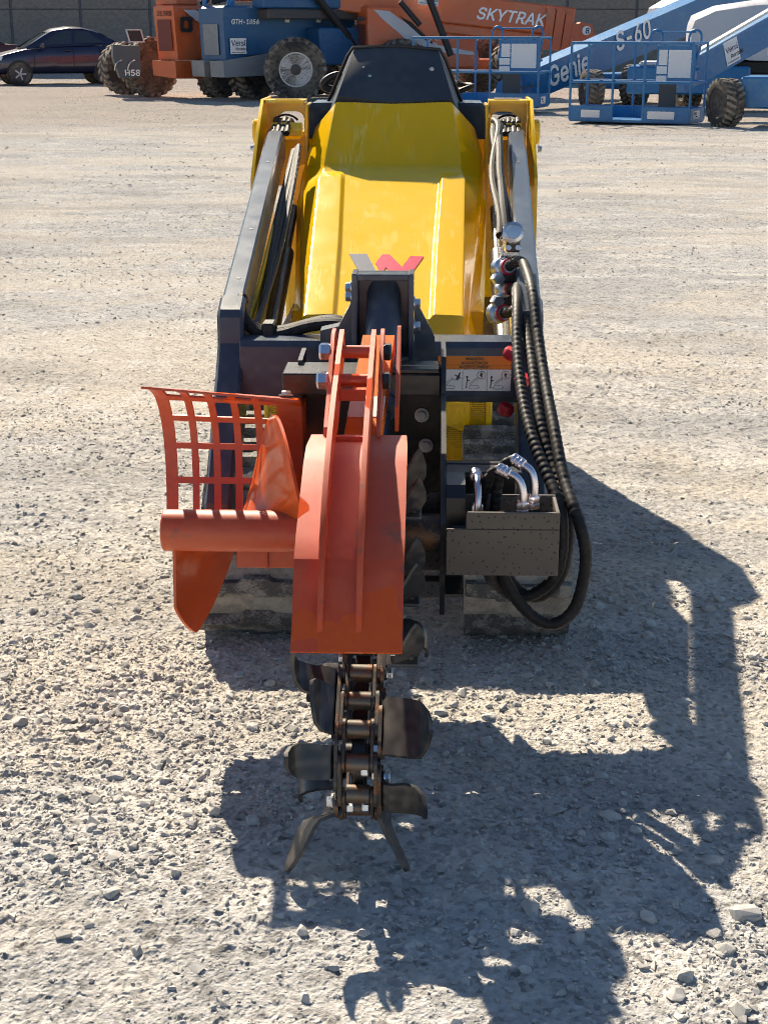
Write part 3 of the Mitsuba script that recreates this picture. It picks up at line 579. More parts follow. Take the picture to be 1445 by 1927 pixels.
# spoil screen: bent sheet with rows of square openings
sp = curve([(3.005, .415), (3.035, .49), (3.055, .555), (3.065, .615), (3.058, .665), (3.038, .702), (3.005, .724), (2.958, .738)], 80)
sd = np.r_[0, np.cumsum(np.linalg.norm(np.diff(sp, axis=0), axis=1))]
def sprof(s): return np.interp(s, sd, sp[:, 0]), np.interp(s, sd, sp[:, 1])
xs = [-.487, -.459]
for i in range(5): xs += [xs[-1]+.0350]; xs += [xs[-1]+.0160]
xs[-1] = -.164
ss_ = [0, .030, .087, .100, .155, .167, .212, .224, .262, .276, .312, sd[-1]]; ss_ = [a*sd[-1]/.352 if a < sd[-1]-1e-6 else a for a in ss_]
fine, mask = [], []
for i in range(len(ss_)-1):
    for q in np.linspace(ss_[i], ss_[i+1], 5)[:-1]: fine.append(q); mask.append(i % 2 == 1)
fine.append(ss_[-1])
def screen(tk=.005):
    F, V, ids = [], [], {}
    def vid(i, j, side):
        if (i, j, side) not in ids:
            s = fine[j]; y, z = sprof(s); y2, z2 = sprof(s+.002); y1, z1 = sprof(s-.002); t = np.array([y2-y1, z2-z1]); t /= np.linalg.norm(t); off = tk*side
            fr_s = s/sd[-1]; tilt = -.026*((xs[i]+.487)/.319)*fr_s**2; xx = -.164+(xs[i]+.164)*(.905+.095*fr_s**2)
            ids[(i, j, side)] = len(V); V.append((xx, y-t[1]*off, z+t[0]*off+tilt))
        return ids[(i, j, side)]
    solid = lambda i, j: 0 <= i < len(xs)-1 and 0 <= j < len(fine)-1 and not (mask[j] and i % 2 == 1)
    for i in range(len(xs)-1):
        for j in range(len(fine)-1):
            if not solid(i, j): continue
            q = [(i, j), (i+1, j), (i+1, j+1), (i, j+1)]
            a, b = [vid(*p, 0) for p in q], [vid(*p, 1) for p in q]
            F += [(b[0], b[1], b[2]), (b[0], b[2], b[3]), (a[0], a[2], a[1]), (a[0], a[3], a[2])]
            for (di, dj, e0, e1) in ((0, -1, 0, 1), (1, 0, 1, 2), (0, 1, 2, 3), (-1, 0, 3, 0)):
                if not solid(i+di, j+dj): F += [(a[e0], a[e1], b[e1]), (a[e0], b[e1], b[e0])]
    m = tm(V, F); return m
sc_ = add(TR, 'spoil_screen', screen(), 'm_orange', 28)
add(sc_, 'bolt', hexbolt((-.190, 2.985, .715), (0, .3, 1), .011, .009), 'm_zinc_dusty')
add(sc_, 'stay', [bx(-.182, -.166, 3.066, 3.20, .58, .66, .002)], 'm_orange')
# crumber: bracket arms, cross pins, beam, shoe with two ribs
top_e = [(2.93, .865), (2.887, .857), (2.82, .842), (2.74, .820), (2.65, .795), (2.56, .765), (2.47, .728), (2.39, .682), (2.32, .628), (2.275, .565), (2.242, .493)]
bot_e = [(2.232, .479), (2.332, .591), (2.457, .649), (2.552, .695), (2.646, .714), (2.703, .721), (2.788, .754), (2.854, .783), (2.93, .811), (2.944, .835)]
for x in (-.074, -.010): add(TR, 'crumber_rib', bevel_plate(Polygon(top_e+bot_e), x, x+.0095, .0012), 'm_orange')
for x in (-.090, .008): add(TR, 'crumber_arm', bevel_plate(Polygon([(2.948, .863), (2.906, .861), (2.835, .82), (2.759, .773), (2.665, .731), (2.656, .698), (2.722, .683), (2.816, .731), (2.948, .797)]), x, x+.0085, .001), 'm_orange')
for (y, z, r) in ((2.878, .830, .013), (2.802, .789, .013)):
    p = add(TR, 'crumber_pin', cyl((-.0645, y, z), (-.010, y, z), r, 20), 'm_orange', 40)
    add(p, 'pin_nut', lathe([(.016, 0), (.018, .004), (.018, .018), (.014, .022)], (-.090, y, z), (-1, 0, 0), 6), 'm_chrome')
    add(p, 'pin_nut', lathe([(.016, 0), (.018, .003), (.018, .012), (.014, .015)], (.0165, y, z), (1, 0, 0), 6), 'm_black')
for b_ in (bx(-.0645, -.010, 2.764, 2.773, .757, .780, .001), bx(-.0645, -.010, 2.637, 2.646, .683, .720, .001)): add(TR, 'cross_plate', b_, 'm_orange')
def beam(a, b, w0, w1, h):
    a, b = np.array(a, float), np.array(b, float); d = (b-a)/np.linalg.norm(b-a); n_ = np.cross([1, 0, 0], d); n_ = n_ if n_[2] > 0 else -n_
    x = np.array([1.0, 0, 0])
    return hull([p+x*sx*w+n_*q for p, w in ((a, w0), (b, w1)) for sx in (-1, 1) for q in (0, -h)] + [])
BA, BB = np.array([.001, 3.024, .835]), np.array([-.033, 2.589, .627]); bd_ = (BB-BA)/np.linalg.norm(BB-BA); bu = np.cross(bd_, [1, 0, 0]); bu = bu if bu[2] > 0 else -bu
bm = add(TR, 'crumber_beam', beam(BA, BB, .033, .035, .052), 'm_orange_beam')
lerp = lambda t, up: BA*(1-t)+BB*t + bu*up
add(bm, 'beam_sticker', beam(lerp(.42, .0012), lerp(.55, .0012), .0342, .0345, .004), 'm_white')
add(bm, 'beam_slot', beam(lerp(.72, .0008), lerp(.78, .0008), .030, .031, .003), 'm_steel')
add(TR, 'beam_gusset', plate(Polygon([(3.06, .848), (3.0, .857), (2.79, .74), (2.82, .683), (3.06, .778)]), .007, 'x', .040), 'm_orange')
shoe = [(-.025, 2.672, .7095), (-.025, 2.608, .705), (-.025, 2.552, .691), (-.025, 2.457, .648), (-.025, 2.381, .612), (-.025, 2.332, .586), (-.025, 2.306, .559), (-.025, 2.268, .515), (-.025, 2.224, .465)]
sh = thick(shoe, np.array([-.088, -.0925, -.093, -.093, -.093, -.0925, -.092, -.091, -.091]), np.array([.090, .093, .093, .093, .093, .0925, .092, .092, .092]), .0055)
add(TR, 'crumber_shoe', sh, 'm_orange', 18)
# chain on the boom
HC, HR, NC, NR = (2.86, .459), .100, (2.365, .204), .086
ring = lambda c, r: [(c[0]+r*math.cos(a), c[1]+r*math.sin(a)) for a in np.linspace(0, 2*np.pi, 90, endpoint=False)]
CH = unary_union([Polygon(ring(HC, HR)), Polygon(ring(NC, NR))]).convex_hull
CXX = -.010
add(TR, 'boom', [plate(unary_union([Polygon(ring(HC, .055)), Polygon(ring(NC, .050))]).convex_hull, .026, 'x', CXX-.013), plate(Polygon(ring(NC, .066)), .020, 'x', CXX-.010), cyl((CXX-.03, *NC), (CXX+.03, *NC), .025)], 'm_black')
add(TR, 'sprocket', [plate(Polygon([(HC[0]+(.094 if i % 2 else .080)*math.cos(i*math.pi/12), HC[1]+(.094 if i % 2 else .080)*math.sin(i*math.pi/12)) for i in range(24)]), .022, 'x', CXX-.011), cyl((-.19, *HC), (.145, *HC), .040)], 'm_steel')
Lc = CH.exterior.length; NP = int(round(Lc/.0625)); NP += NP % 2; pitch = Lc/NP
def chain_at(s):
    a, b = CH.exterior.interpolate((s-.006) % Lc), CH.exterior.interpolate((s+.006) % Lc); c = CH.exterior.interpolate(s % Lc)
    t = np.array([b.x-a.x, b.y-a.y]); t /= np.linalg.norm(t); nn = np.array([-t[1], t[0]])
    mid = (np.array(HC)+np.array(NC))/2
    if CH.exterior.is_ccw: nn = -nn; 
    M = np.eye(4); M[:3, 2] = [0, *nn]; M[:3, 1] = np.cross(M[:3, 2], [1, 0, 0]); M[:3, 3] = [CXX, c.x, c.y]
    return M
s_of = {}
for s in np.linspace(0, Lc, 2000):
    M = chain_at(s); s_of[s] = M
def find(e):
    """Arc length on the nose where the outward normal points e degrees above the horizontal, towards the viewer."""
    best = min((s for s, M in s_of.items() if M[1, 3] < NC[0]+.09), key=lambda s: abs(math.degrees(math.atan2(s_of[s][2, 2], -s_of[s][1, 2]))-e))
    return best
s_ref = find(60)
obr = lambda L_, w: Polygon(np.array(unary_union([Point(-L_/2, 0).buffer(w, 8), Point(L_/2, 0).buffer(w, 8)]).convex_hull.exterior.coords)[:-1])
ROLL = mikit.ply(lathe([(.012, -.020), (.0165, -.0195), (.0165, .0195), (.012, .020)], (0, 0, 0), (1, 0, 0), 20), 'm_roller', smooth=40)
INN = [mikit.ply(plate(obr(pitch, .017), .005, 'x', x), 'm_steel', smooth=False) for x in (-.027, .022)]
OUT = [mikit.ply(plate(obr(pitch, .019), .006, 'x', x), 'm_steel', smooth=False) for x in (-.034, .028)]
PIN = mikit.ply(cyl((-.039, 0, 0), (.039, 0, 0), .008, 12), 'm_steel', smooth=40)
for k in range(NP):
    M = chain_at(s_ref+k*pitch)
    add_shape(TR, 'chain_roller', ROLL, M); add_shape(TR, 'chain_pin', PIN, M)
    M2 = chain_at(s_ref+(k+.5)*pitch)
    for P_ in (INN if k % 2 else OUT): add_shape(TR, 'link_plate', P_, M2)
def tooth(kind, side):
    S = side
    if kind in ('cup', 'fin'): pts, hw_, tip = [(.040, -.016), (.040, .010), (.046, .022), (.058, .027), (.080, .027), (.098, .033), (.110, .048), (.114, .070), (.112, .088)], [.028, .028, .029, .030, .031, .030, .023, .011, .002], .014
    elif kind == 'short': pts, hw_, tip = [(.040, -.016), (.040, .010), (.045, .022), (.053, .027), (.062, .030), (.070, .040), (.075, .056), (.078, .072)], [.040, .044, .048, .050, .050, .046, .030, .006], .02
    elif kind == 'wide': pts, hw_, tip = [(.040, -.016), (.040, .012), (.046, .022), (.058, .025), (.090, .025), (.106, .030), (.116, .044), (.121, .064), (.122, .080)], [.046, .054, .057, .058, .058, .056, .036, .016, .003], -.046
    elif kind == 'long': pts, hw_, tip = [(.040, -.020), (.040, .004), (.046, .018), (.066, .024), (.080, .030), (.090, .046), (.102, .076), (.116, .104), (.120, .116)], [.034, .036, .036, .036, .036, .036, .032, .018, .005], .0
    else: pts, hw_, tip = [(.040, -.020), (.040, .010), (.043, .030), (.054, .055), (.068, .080), (.080, .104), (.084, .112)], [.034, .034, .028, .022, .018, .014, .008], .0
    if kind == 'fin':
        fin = plate(Polygon([(.050, .026), (.100, .026), (.112, .045), (.112, .072), (.104, .104), (.097, .112), (.088, .100), (.068, .060)]), .007, 'y', -.004)
        weld = tri([cyl((.052+.011*i, -.010, .029), (.060+.011*i, -.010, .029), .0045, 8) for i in range(4)])
        m = tri([bx(.036, .046, -.030, .030, -.016, .022, .003), bx(.044, .104, -.026, .030, .018, .0262, .003), moved(fin, rot_m((0, 0, 1), 24, (.10, 0, 0))), weld])
        if S < 0: m = moved(m, np.diag([-1, 1, 1, 1.0])); m.invert()
        return m
    w = np.array(hw_); off = np.linspace(0, 1, len(w))**3*tip
    path = [(S*x, 0, n_) for x, n_ in pts]
    m = thick(path, off-w, off+w, .007*(-S), (0, 1, 0))
    if kind in ('long', 'blade'):
        v = m.vertices.copy(); v[:, 0] -= S*(.45 if kind == 'long' else .25)*v[:, 1]; m = tm(v, m.faces)
    if m.volume < 0: m.invert()
    return m
TEETH = {}
def put_tooth(kind, side, s):
    key = (kind, side)
    if key not in TEETH: TEETH[key] = (mikit.ply(tooth(kind, side), 'm_tooth', smooth=35), mikit.ply(tri([hexbolt((side*.046, q, -.006), (side, 0, 0), .0105, .010) for q in (-.020, .020)] + [hexbolt((side*.022, q, -.006), (-side, 0, 0), .0105, .010, False) for q in ()]), 'm_zinc'), mikit.ply(plate(obr(.062, .020), .006, 'x', .0345 if side > 0 else -.0405), 'm_steel', smooth=False))
    M = chain_at(s); a, b, c = TEETH[key]
    k = add_shape(TR, 'tooth', a, M); add_shape(k, 'bolts', b, M); add_shape(k, 'base_plate', c, M)
for kind, side, e in (('wide', 1, 58), ('cup', 1, -12), ('blade', 1, -62), ('short', -1, 84), ('cup', -1, 22), ('long', -1, -58)): put_tooth(kind, side, find(e))
dirn = 1 if s_of[min(s_of, key=lambda s: abs(s-(s_ref+.15) % Lc))][2, 3] > s_of[min(s_of, key=lambda s: abs(s-s_ref))][2, 3] else -1
for i in range(8):
    if i: put_tooth('fin', 1, find(58)+dirn*((.10, .15, .29, .35, .51, .575, .74, .80)[i]))
    put_tooth('cup', -1, find(84)+dirn*(.135*i+.06))
for i in range(5):
    put_tooth('cup', 1 if i % 2 else -1, find(-62)-dirn*(.12*(i+1)))
for e, x, d in ((12, .019, -1), (-20, .019, -1), (-45, .019, -1), (36, .024, 1), (8, .024, 1), (-48, -.022, 1), (-20, -.022, 1)):
    M = chain_at(find(e)); add_shape(TR, 'link_nut', mikit.ply(lathe([(.0085, 0), (.0105, .002), (.0105, .011), (.009, .013)], (x, 0, .004), (d, 0, 0), 6), 'm_zinc'), M)
# ---------------------------------------------------------------- background: wall, car, rental machines
FR = np.eye(4)
def wall_col(p, n, uv):
    a = N(p.x*14, p.y*14, p.z*14); b = FBM(p.x*.5, p.y*.5, p.z*.7, 3); c = N(p.x*45, 0, p.z*45)
    return MIX((.15, .135, .115), (.27, .25, .225), a*.5+c*.3+b*.2)
mat('m_wall', two(pr(mikit.proc(wall_col), .95, specular=.1)))
mat('m_joint', two(pr((.09, .095, .105), .7)))
mat('m_car_blue', two(pr((.012, .014, .042), .2, .3, clearcoat=1.0, clearcoat_gloss=.95)))
mat('m_car_maroon', two(pr((.06, .012, .012), .25, .2, clearcoat=1.0)))
mat('m_glass', two(pr((.02, .025, .03), .06, specular=.9)))
mat('m_tyre', two(pr(dusty((.022, .021, .02), (.14, .12, .095), 2.2, .9, .35, .7), .85)))
mat('m_tread', two(pr(dusty((.05, .046, .04), (.23, .20, .165), 3.0, .9, .28, .6), .9)))
mat('m_rim', two(pr((.42, .42, .42), .45, .3)))
mat('m_rim_dark', two(pr((.05, .045, .045), .6)))
mat('m_tele_orange', two(pr(dusty((.50, .105, .030), (.40, .16, .09), 1.6, .5), .38)))
mat('m_tele_blue', two(pr(dusty((.013, .075, .18), (.05, .11, .18), 1.6, .5), .4)))
mat('m_sky_blue', two(pr(dusty((.008, .115, .29), (.07, .18, .30), 2.0, .45), .35)))
mat('m_grey_paint', two(pr(dusty((.16, .18, .20), (.27, .25, .22), 1.8, .5), .5)))
mat('m_grey_box', two(pr((.055, .062, .072), .5)))
mat('m_cover', two(pr((.42, .43, .46), .45)))
mat('m_grill', two(pr((.14, .035, .025), .7)))
mat('m_cream', two(pr((.70, .68, .58), .5)))
mat('m_sticker', two(pr((.62, .62, .62), .5)))
mat('m_navy_text', two(pr((.02, .025, .10), .5)))
mat('m_headlamp', two(pr((.75, .75, .72), .1, specular=.9)))

# wall of tall precast panels
wl = thing('building_wall', 'long grey exposed-aggregate wall behind the parked machines', 'wall')
WY, PW = 58.0, 2.585
x0 = (158-722.5)/2780*55.6-PW*12
for i in range(24):
    for z0, z1 in ((-.2, 2.27), (2.29, 6.5)):
        add(wl, 'panel', bx(x0+i*PW+.05, x0+(i+1)*PW-.05, WY, WY+.3, z0, z1, .015), 'm_wall')
add(wl, 'backing', bx(x0, x0+24*PW, WY+.12, WY+.28, -.2, 6.5, 0), 'm_joint')
for i in range(25): add(wl, 'joint_strip', bx(x0+i*PW-.049, x0+i*PW+.049, WY+.03, WY+.119, -.2, 6.5, .01), 'm_joint')

# --- sedan: x along the length (front at -x), y across, z up
def car(name, label, paint, M):
    global FR
    FR = M; k = thing(name, label, 'car')
    xs_ = np.array([-2.10, -2.06, -1.9, -1.55, -1.15, -.95, -.35, -.15, .25, .75, .98, 1.25, 1.45, 1.6, 1.95, 2.05, 2.08])
    belt = np.array([.55, .66, .74, .84, .93, .97, 1.00, 1.01, 1.02, 1.03, 1.04, 1.05, 1.05, 1.05, 1.02, .92, .75]); hw_ = np.array([.55, .68, .76, .81, .83, .835, .84, .84, .84, .84, .84, .835, .83, .82, .78, .72, .62])
    secs = []
    for x, b, w in zip(xs_, belt, hw_):
        lo = .30 if abs(x) < 2.0 else .38
        ring_ = [(w*.86, lo), (w*.97, lo+.08), (w, .55 if b > .6 else b*.8), (w*.985, (b+.55)/2 if b > .6 else b*.9), (w*.93, b-.03), (w*.80, b)]
        secs.append([(x, -a, c) for a, c in ring_] + [(x, a, c) for a, c in ring_[::-1]])
    body = loft(secs)
    cut = [cyl((x, -1, .31), (x, 1, .31), .345, 28) for x in (-1.27, 1.10)]
    add(k, 'body', body, paint, 40)
    for x in (-1.27, 1.10):
        for s in (-1, 1):
            add(k, 'wheel_arch', cyl((x, s*.70, .32), (x, s*.846, .32), .345, 28), 'm_dark')
            w = add(k, 'wheel', lathe([(.19, -.09), (.27, -.092), (.30, -.07), (.30, .07), (.27, .092), (.19, .09)], (x, s*.775, .30), (0, 1, 0), 28), 'm_tyre', 40)
            add(w, 'wheel_disc', lathe([(.20, 0), (.20, .006), (.19, .008)], (x, s*.858, .30), (0, s, 0), 24), 'm_rim_dark', 40)
            add(w, 'rim', [placed(bx(.02, .165, -.022, .022, 0, .016, .003), (x, s*.868, .30), (math.cos(a), 0, math.sin(a)), (s*math.sin(a), 0, -s*math.cos(a))) for a in np.arange(5)*2*np.pi/5] + [cyl((x, s*.865, .30), (x, s*.885, .30), .035)], 'm_rim', 40)
    A = lambda x, y, z: (x, y, z)
    cab = {-1: [], 1: []}
    roof = [(-.42, 1.36, .50), (-.25, 1.44, .54), (.15, 1.50, .56), (.55, 1.49, .56), (.85, 1.43, .54), (1.02, 1.36, .51)]
    rf = []
    for x, z, w in roof: rf.append([(x, -w, z-.03), (x, -w*.9, z+.005), (x, 0, z+.03), (x, w*.9, z+.005), (x, w, z-.03)])
    add(k, 'roof', grid_surface(np.array(rf)[:, ::-1] if True else rf), paint, 60)
    for s in (-1, 1):
        low_ = [(-1.12, .955), (-.70, .985), (.0, 1.01), (.6, 1.03), (1.15, 1.045), (1.55, 1.05)]; up = [(-.42, 1.35), (-.25, 1.42), (.15, 1.475), (.55, 1.465), (.85, 1.405), (1.02, 1.345)]
        side = np.array([[(x, s*.77, z) for x, z in low_], [(a*.5+c*.5, s*.675, b*.5+d*.5) for (a, b), (c, d) in zip(low_, up)], [(x, s*.535, z) for x, z in up]])
        m = grid_surface(side); m.invert() if s > 0 else None
        add(k, 'cabin_side', m, paint, 60)
        def pane(u0, u1, v0, v1):
            def at_(u, v):
                lo_ = np.array([np.interp(u, [q[0] for q in low_], [q[0] for q in low_]), 0, np.interp(u, [q[0] for q in low_], [q[1] for q in low_])])
                t_ = (u-low_[0][0])/(low_[-1][0]-low_[0][0]); ux = up[0][0]+(up[-1][0]-up[0][0])*t_
                hi_ = np.array([ux, 0, np.interp(ux, [q[0] for q in up], [q[1] for q in up])]); p = lo_*(1-v)+hi_*v; p[1] = s*(.787-.235*v+.012*math.sin(v*3.14)); return p
            g = np.array([[at_(u, v) for u in np.linspace(a, b, 6)] for v, (a, b) in zip(np.linspace(v0, v1, 4), [(u0[0]*(1-q)+u0[1]*q, u1[0]*(1-q)+u1[1]*q) for q in np.linspace(0, 1, 4)])])
            m = grid_surface(g); m.invert() if s > 0 else None
            return m
        add(k, 'side_window', pane((-.86, -.50), (.16, .16), .12, .86), 'm_glass', 60)
        add(k, 'side_window', pane((.28, .28), (1.18, .92), .14, .86), 'm_glass', 60)
        add(k, 'door_seam', [tube([(x, s*.846, .38), (x, s*.848, .70), (x, s*.80, 1.0)], .008, 5) for x in (-.86, .22, .95)], 'm_dark')
        add(k, 'door_handle', [bx(x, x+.17, min(s*.835, s*.868), max(s*.835, s*.868), .90, .925, .008) for x in (-.02, .92)], paint)
        add(k, 'mirror', hull([(-.74, s*.80, .97), (-.72, s*.97, .99), (-.60, s*.97, 1.10), (-.66, s*.80, 1.08), (-.58, s*.95, .98)]), paint)
        add(k, 'headlight', hull([(-2.04, s*.42, .60), (-2.0, s*.72, .62), (-1.70, s*.80, .76), (-1.86, s*.62, .78), (-1.96, s*.45, .73), (-1.74, s*.815, .66)]), 'm_headlamp')
    fw = np.array([[(-1.14, y, .955-.02*abs(y)) for y in np.linspace(-.72, .72, 7)], [(-.80, y*.86, 1.165) for y in np.linspace(-.72, .72, 7)], [(-.44, y*.70, 1.365) for y in np.linspace(-.72, .72, 7)]])
    fw[:, :, 0] += .10*(np.linspace(-1, 1, 7)**2); m = grid_surface(fw); m.invert() if m.face_normals[0][2] < 0 else None
    add(k, 'windscreen', m, 'm_glass', 60)
    rw = np.array([[(1.60, y, 1.05) for y in np.linspace(-.70, .70, 7)], [(1.04, y*.72, 1.36) for y in np.linspace(-.70, .70, 7)]]); m = grid_surface(rw); m.invert() if m.face_normals[0][2] < 0 else None
    add(k, 'rear_window', m, 'm_glass', 60)
    return k
car('parked_sedan', 'dark navy sedan parked left of the machines in front of the grey wall', 'm_car_blue', frame(-9.50, 45.4, 0, 22) @ np.diag([1.05, 1.05, 1.06, 1]))
car('parked_car', 'dark maroon car behind the navy sedan, cut off by the left edge', 'm_car_maroon', frame(-14.2, 51.0, 0, 14) @ np.diag([1.05, 1.05, 1.05, 1]))

# --- tyre with chevron lugs, axis along local y
def wheel(parent, x, y, R, W, rim='m_rim', rot=0.0, steer_at=True, rr=.52):
    global FR
    keep = FR; FR = FR @ frame(x, y, 0, rot); r = R*.95
    prof = [(R*rr, -W*.40), (R*.62, -W*.50), (R*.86, -W*.50), (r, -W*.42), (r, W*.42), (R*.86, W*.50), (R*.62, W*.50), (R*rr, W*.40)]
    k = add(parent, 'wheel', lathe(prof, (0, 0, R), (0, 1, 0), 36), 'm_tyre', 40)
    lugs = []; n = 22
    for i in range(n):
        for s in (-1, 1):
            a = 2*np.pi*(i+(0 if s > 0 else .5))/n; da = .17
            p = lambda an, yy, rad: (rad*math.cos(an), yy, R+rad*math.sin(an)); w_ = .075
            lugs.append(hull([p(a-w_, s*.02, r*.98), p(a+w_, s*.02, r*.98), p(a-w_*.8, s*.02, R), p(a+w_*.8, s*.02, R), p(a+da-w_, s*W*.5, r*.90), p(a+da+w_, s*W*.5, r*.90), p(a+da-w_*.8, s*W*.46, R*.99), p(a+da+w_*.8, s*W*.46, R*.99)]))
    add(k, 'tread', lugs, 'm_tread', False, kind='stuff')
    for s in (-1, 1): add(k, 'rim', [lathe([(R*.54, s*W*.40), (R*.54, s*W*.44), (R*.50, s*W*.44), (R*.46, s*W*.30), (R*.36, s*W*.24), (R*.30, s*W*.34), (R*.24, s*W*.36), (.001, s*W*.36)], (0, 0, R), (0, 1, 0), 28)], rim, 30)
    for s in (-1, 1): add(k, 'hub', lathe([(R*.17, 0), (R*.17, W*.06), (R*.10, W*.09)], (0, s*W*.36, R), (0, s, 0), 20), 'm_rim_dark', 30)
    FR = keep
    return k
def lettering(parent, words, h, o, U, V, m='m_white', bold=True, depth=.006, centre=False, italic=0.0):
    t = meshkit.text_mesh(words, h, depth, bold)
    if italic: v = t.vertices.copy(); v[:, 0] += v[:, 1]*italic; t = tm(v, t.faces)
    if centre: t = shift(t, x=-t.bounds[1, 0]/2)
    return add(parent, 'lettering', placed(t, o, U, V), m, False)
def sticker(parent, o, U, V, w, h):
    o, U, V = np.array(o, float), np.array(U, float), np.array(V, float); U /= np.linalg.norm(U); V = V-U*(V @ U); V /= np.linalg.norm(V); Nn = np.cross(U, V)
    k = add(parent, 'sticker', placed(bx(0, w, 0, h, 0, .004, 0), o, U, V), 'm_sticker', False)
    e = Nn*.0045
    lettering(k, 'Versi', min(h*.34, w*.27), o+e+U*w*.06+V*h*.52, U, V, 'm_navy_text', True, .002)
    lettering(k, 'Rentals', h*.17, o+e+U*w*.32+V*h*.24, U, V, 'm_print', True, .002, italic=.2)
    add(k, 'small_print', placed(bx(w*.08, w*.92, h*.08, h*.13, 0, .002, 0), o+e, U, V), 'm_grey_paint', False)
    return k
UX, UY, UZ = np.eye(3)
def blk(*a, b=.03): return bx(*a, b)

# --- wheel and grey ballast box of a machine standing left of the orange telehandler
FR = frame(-6.25, 37.2, 0, 32)
gm = thing('grey_machine', 'grey steel box with mirror before a big lugged tyre, right of the navy sedan', 'machine')
wheel(gm, 0, 0, .62, .46, 'm_rim_dark')
add(gm, 'axle', cyl((0, .2, .62), (0, .9, .62), .14), 'm_rim_dark')
FR = frame(-5.86, 35.4, 0, 14)
gb_ = add(gm, 'ballast_box', plate(Polygon([(-.20, .45), (.22, .45), (.28, .60), (.28, 1.16), (-.32, 1.18), (-.34, .90)]), .62, 'y', 0), 'm_grey_box', False)
for x in (-.20, .10): add(gb_, 'hook', tube(curve([(x-.12, -.02, .62), (x-.02, -.06, .82), (x+.05, -.02, .84)], 10), .018, 6), 'm_zinc')
lettering(gb_, 'H58', .13, (-.10, -.006, .50), UX, UZ)
mr = add(gm, 'mirror', placed(sbox_frame := tri([bx(0, .36, 0, .03, 0, .04, .005), bx(0, .36, .27, .30, 0, .04, .005), bx(0, .03, .03, .27, 0, .04, .005), bx(.33, .36, .03, .27, 0, .04, .005)]), (.05, .1, 1.23), (1, .1, .0), (-.25, 0, 1)), 'm_cover', False)
add(mr, 'mirror_glass', placed(bx(.03, .33, .03, .27, .01, .02, 0), (.05, .1, 1.23), (1, .1, 0), (-.25, 0, 1)), 'm_dark', False)

# --- orange telehandler seen from its tail corner (x forward, away to the right; y left)
FR = frame(-4.46, 35.75, 0, 48)
o1 = thing('orange_telehandler', 'orange telehandler at the left with its radiator tail towards the viewer', 'telehandler')
add(o1, 'tail', [hull([(-.92, -.62, .86), (-.88, .10, .86), (2.4, -.62, .86), (2.4, .10, .86), (-1.0, -.62, 1.95), (-.96, .12, 1.95), (2.4, -.66, 1.95), (2.4, .12, 1.95), (-.98, -.60, 2.02), (-.94, .1, 2.02), (2.4, -.6, 2.02), (2.4, .1, 2.02)])], 'm_tele_orange')
add(o1, 'ballast', hull([(-1.04, -.68, .46), (-1.04, .12, .52), (1.2, -.68, .42), (1.2, .12, .42), (-1.06, -.68, .84), (-1.06, .12, .84), (1.2, -.68, .82), (1.2, .12, .82)]), 'm_tele_orange')
add(o1, 'radiator_grille', hull([(-.965, -.50, 1.05), (-.955, -.02, 1.05), (-1.005, -.50, 1.72), (-.985, -.02, 1.72), (-.8, -.2, 1.4)]), 'm_grill')
add(o1, 'stripe', plate(Polygon([(-.75, 1.93), (-.4, 1.93), (.0, 1.75), (.55, 1.38), (.55, 1.15), (.05, 1.45), (-.55, 1.80)]), .008, 'y', -.672), 'm_cover', False)
add(o1, 'vent', [plate(Polygon([(.0, 1.42), (.28, 1.42), (.62, 1.15), (.40, 1.08), (.15, 1.10)]), .006, 'y', -.670), plate(Polygon([(.05, 1.05), (.18, 1.04), (.40, .96), (.40, .90), (.05, .90)]), .006, 'y', -.668)], 'm_grill', False)
add(o1, 'lamp', [plate(rbox2(-.86, -.52, 1.45, 1.78, .08).difference(rbox2(-.78, -.62, 1.52, 1.70, .05)), .03, 'y', -.70)], 'm_dark', False)
add(o1, 'boom_pivot', [blk(-.75, -.10, -.42, .30, 2.03, 2.9), blk(.10, 2.2, -.5, .3, 2.15, 2.9)], 'm_tele_orange')
add(o1, 'cylinder', [cyl((-.05, -.52, 2.05), (.6, -.52, 2.6), .07), cyl((.2, -.60, 2.1), (1.5, -.60, 2.35), .05)], 'm_dark')
wheel(o1, -.42, 1.0, .68, .48, 'm_rim_dark', -12); wheel(o1, .25, -.62, .55, .46, 'm_rim_dark', 10); wheel(o1, 3.0, .95, .66, .48, 'm_rim_dark'); wheel(o1, 3.0, -.95, .66, .48, 'm_rim_dark')
lettering(o1, 'D1 508', .10, (-1.004, -.05, 1.80), (0, -1, 0), UZ, 'm_grill')

# --- blue telehandler
FR = frame(-3.05, 34.55, 0, 40)
b1 = thing('blue_telehandler', 'blue telehandler with grey bumper beside the orange one, boom lowered to the right', 'telehandler')
add(b1, 'tail', hull([(-.95, -.55, .75), (-.93, .42, .75), (2.6, -.60, .75), (2.6, .42, .75), (-1.0, -.55, 1.95), (-.98, .42, 1.95), (2.6, -.60, 2.02), (2.6, .42, 2.02), (-.9, -.5, 2.0), (-.9, .4, 2.0)]), 'm_tele_blue')
add(b1, 'radiator_grille', hull([(-.985, -.34, .98), (-.97, .26, .98), (-1.005, -.34, 1.62), (-.99, .26, 1.62), (-.9, 0, 1.3)]), 'm_grey_paint')
for (y0, y1) in ((-.72, -.14), (.05, .60)):
    add(b1, 'bumper', hull([(-1.12, y0, .52), (-1.08, y1, .52), (.9, y0, .56), (.3, y1, .56), (-1.14, y0, .86), (-1.10, y1, .86), (.9, y0, .98), (.3, y1, .9), (.1, y0, 1.02)]), 'm_grey_paint')
add(b1, 'cab_post', [tube([(-.85, .38, 2.0), (-.75, .36, 3.0)], .05, 8), tube([(-.80, -.48, 2.0), (-.3, -.46, 2.9)], .05, 8), cyl((-.45, -.05, 2.0), (-.35, -.05, 2.9), .09)], 'm_sky_blue')
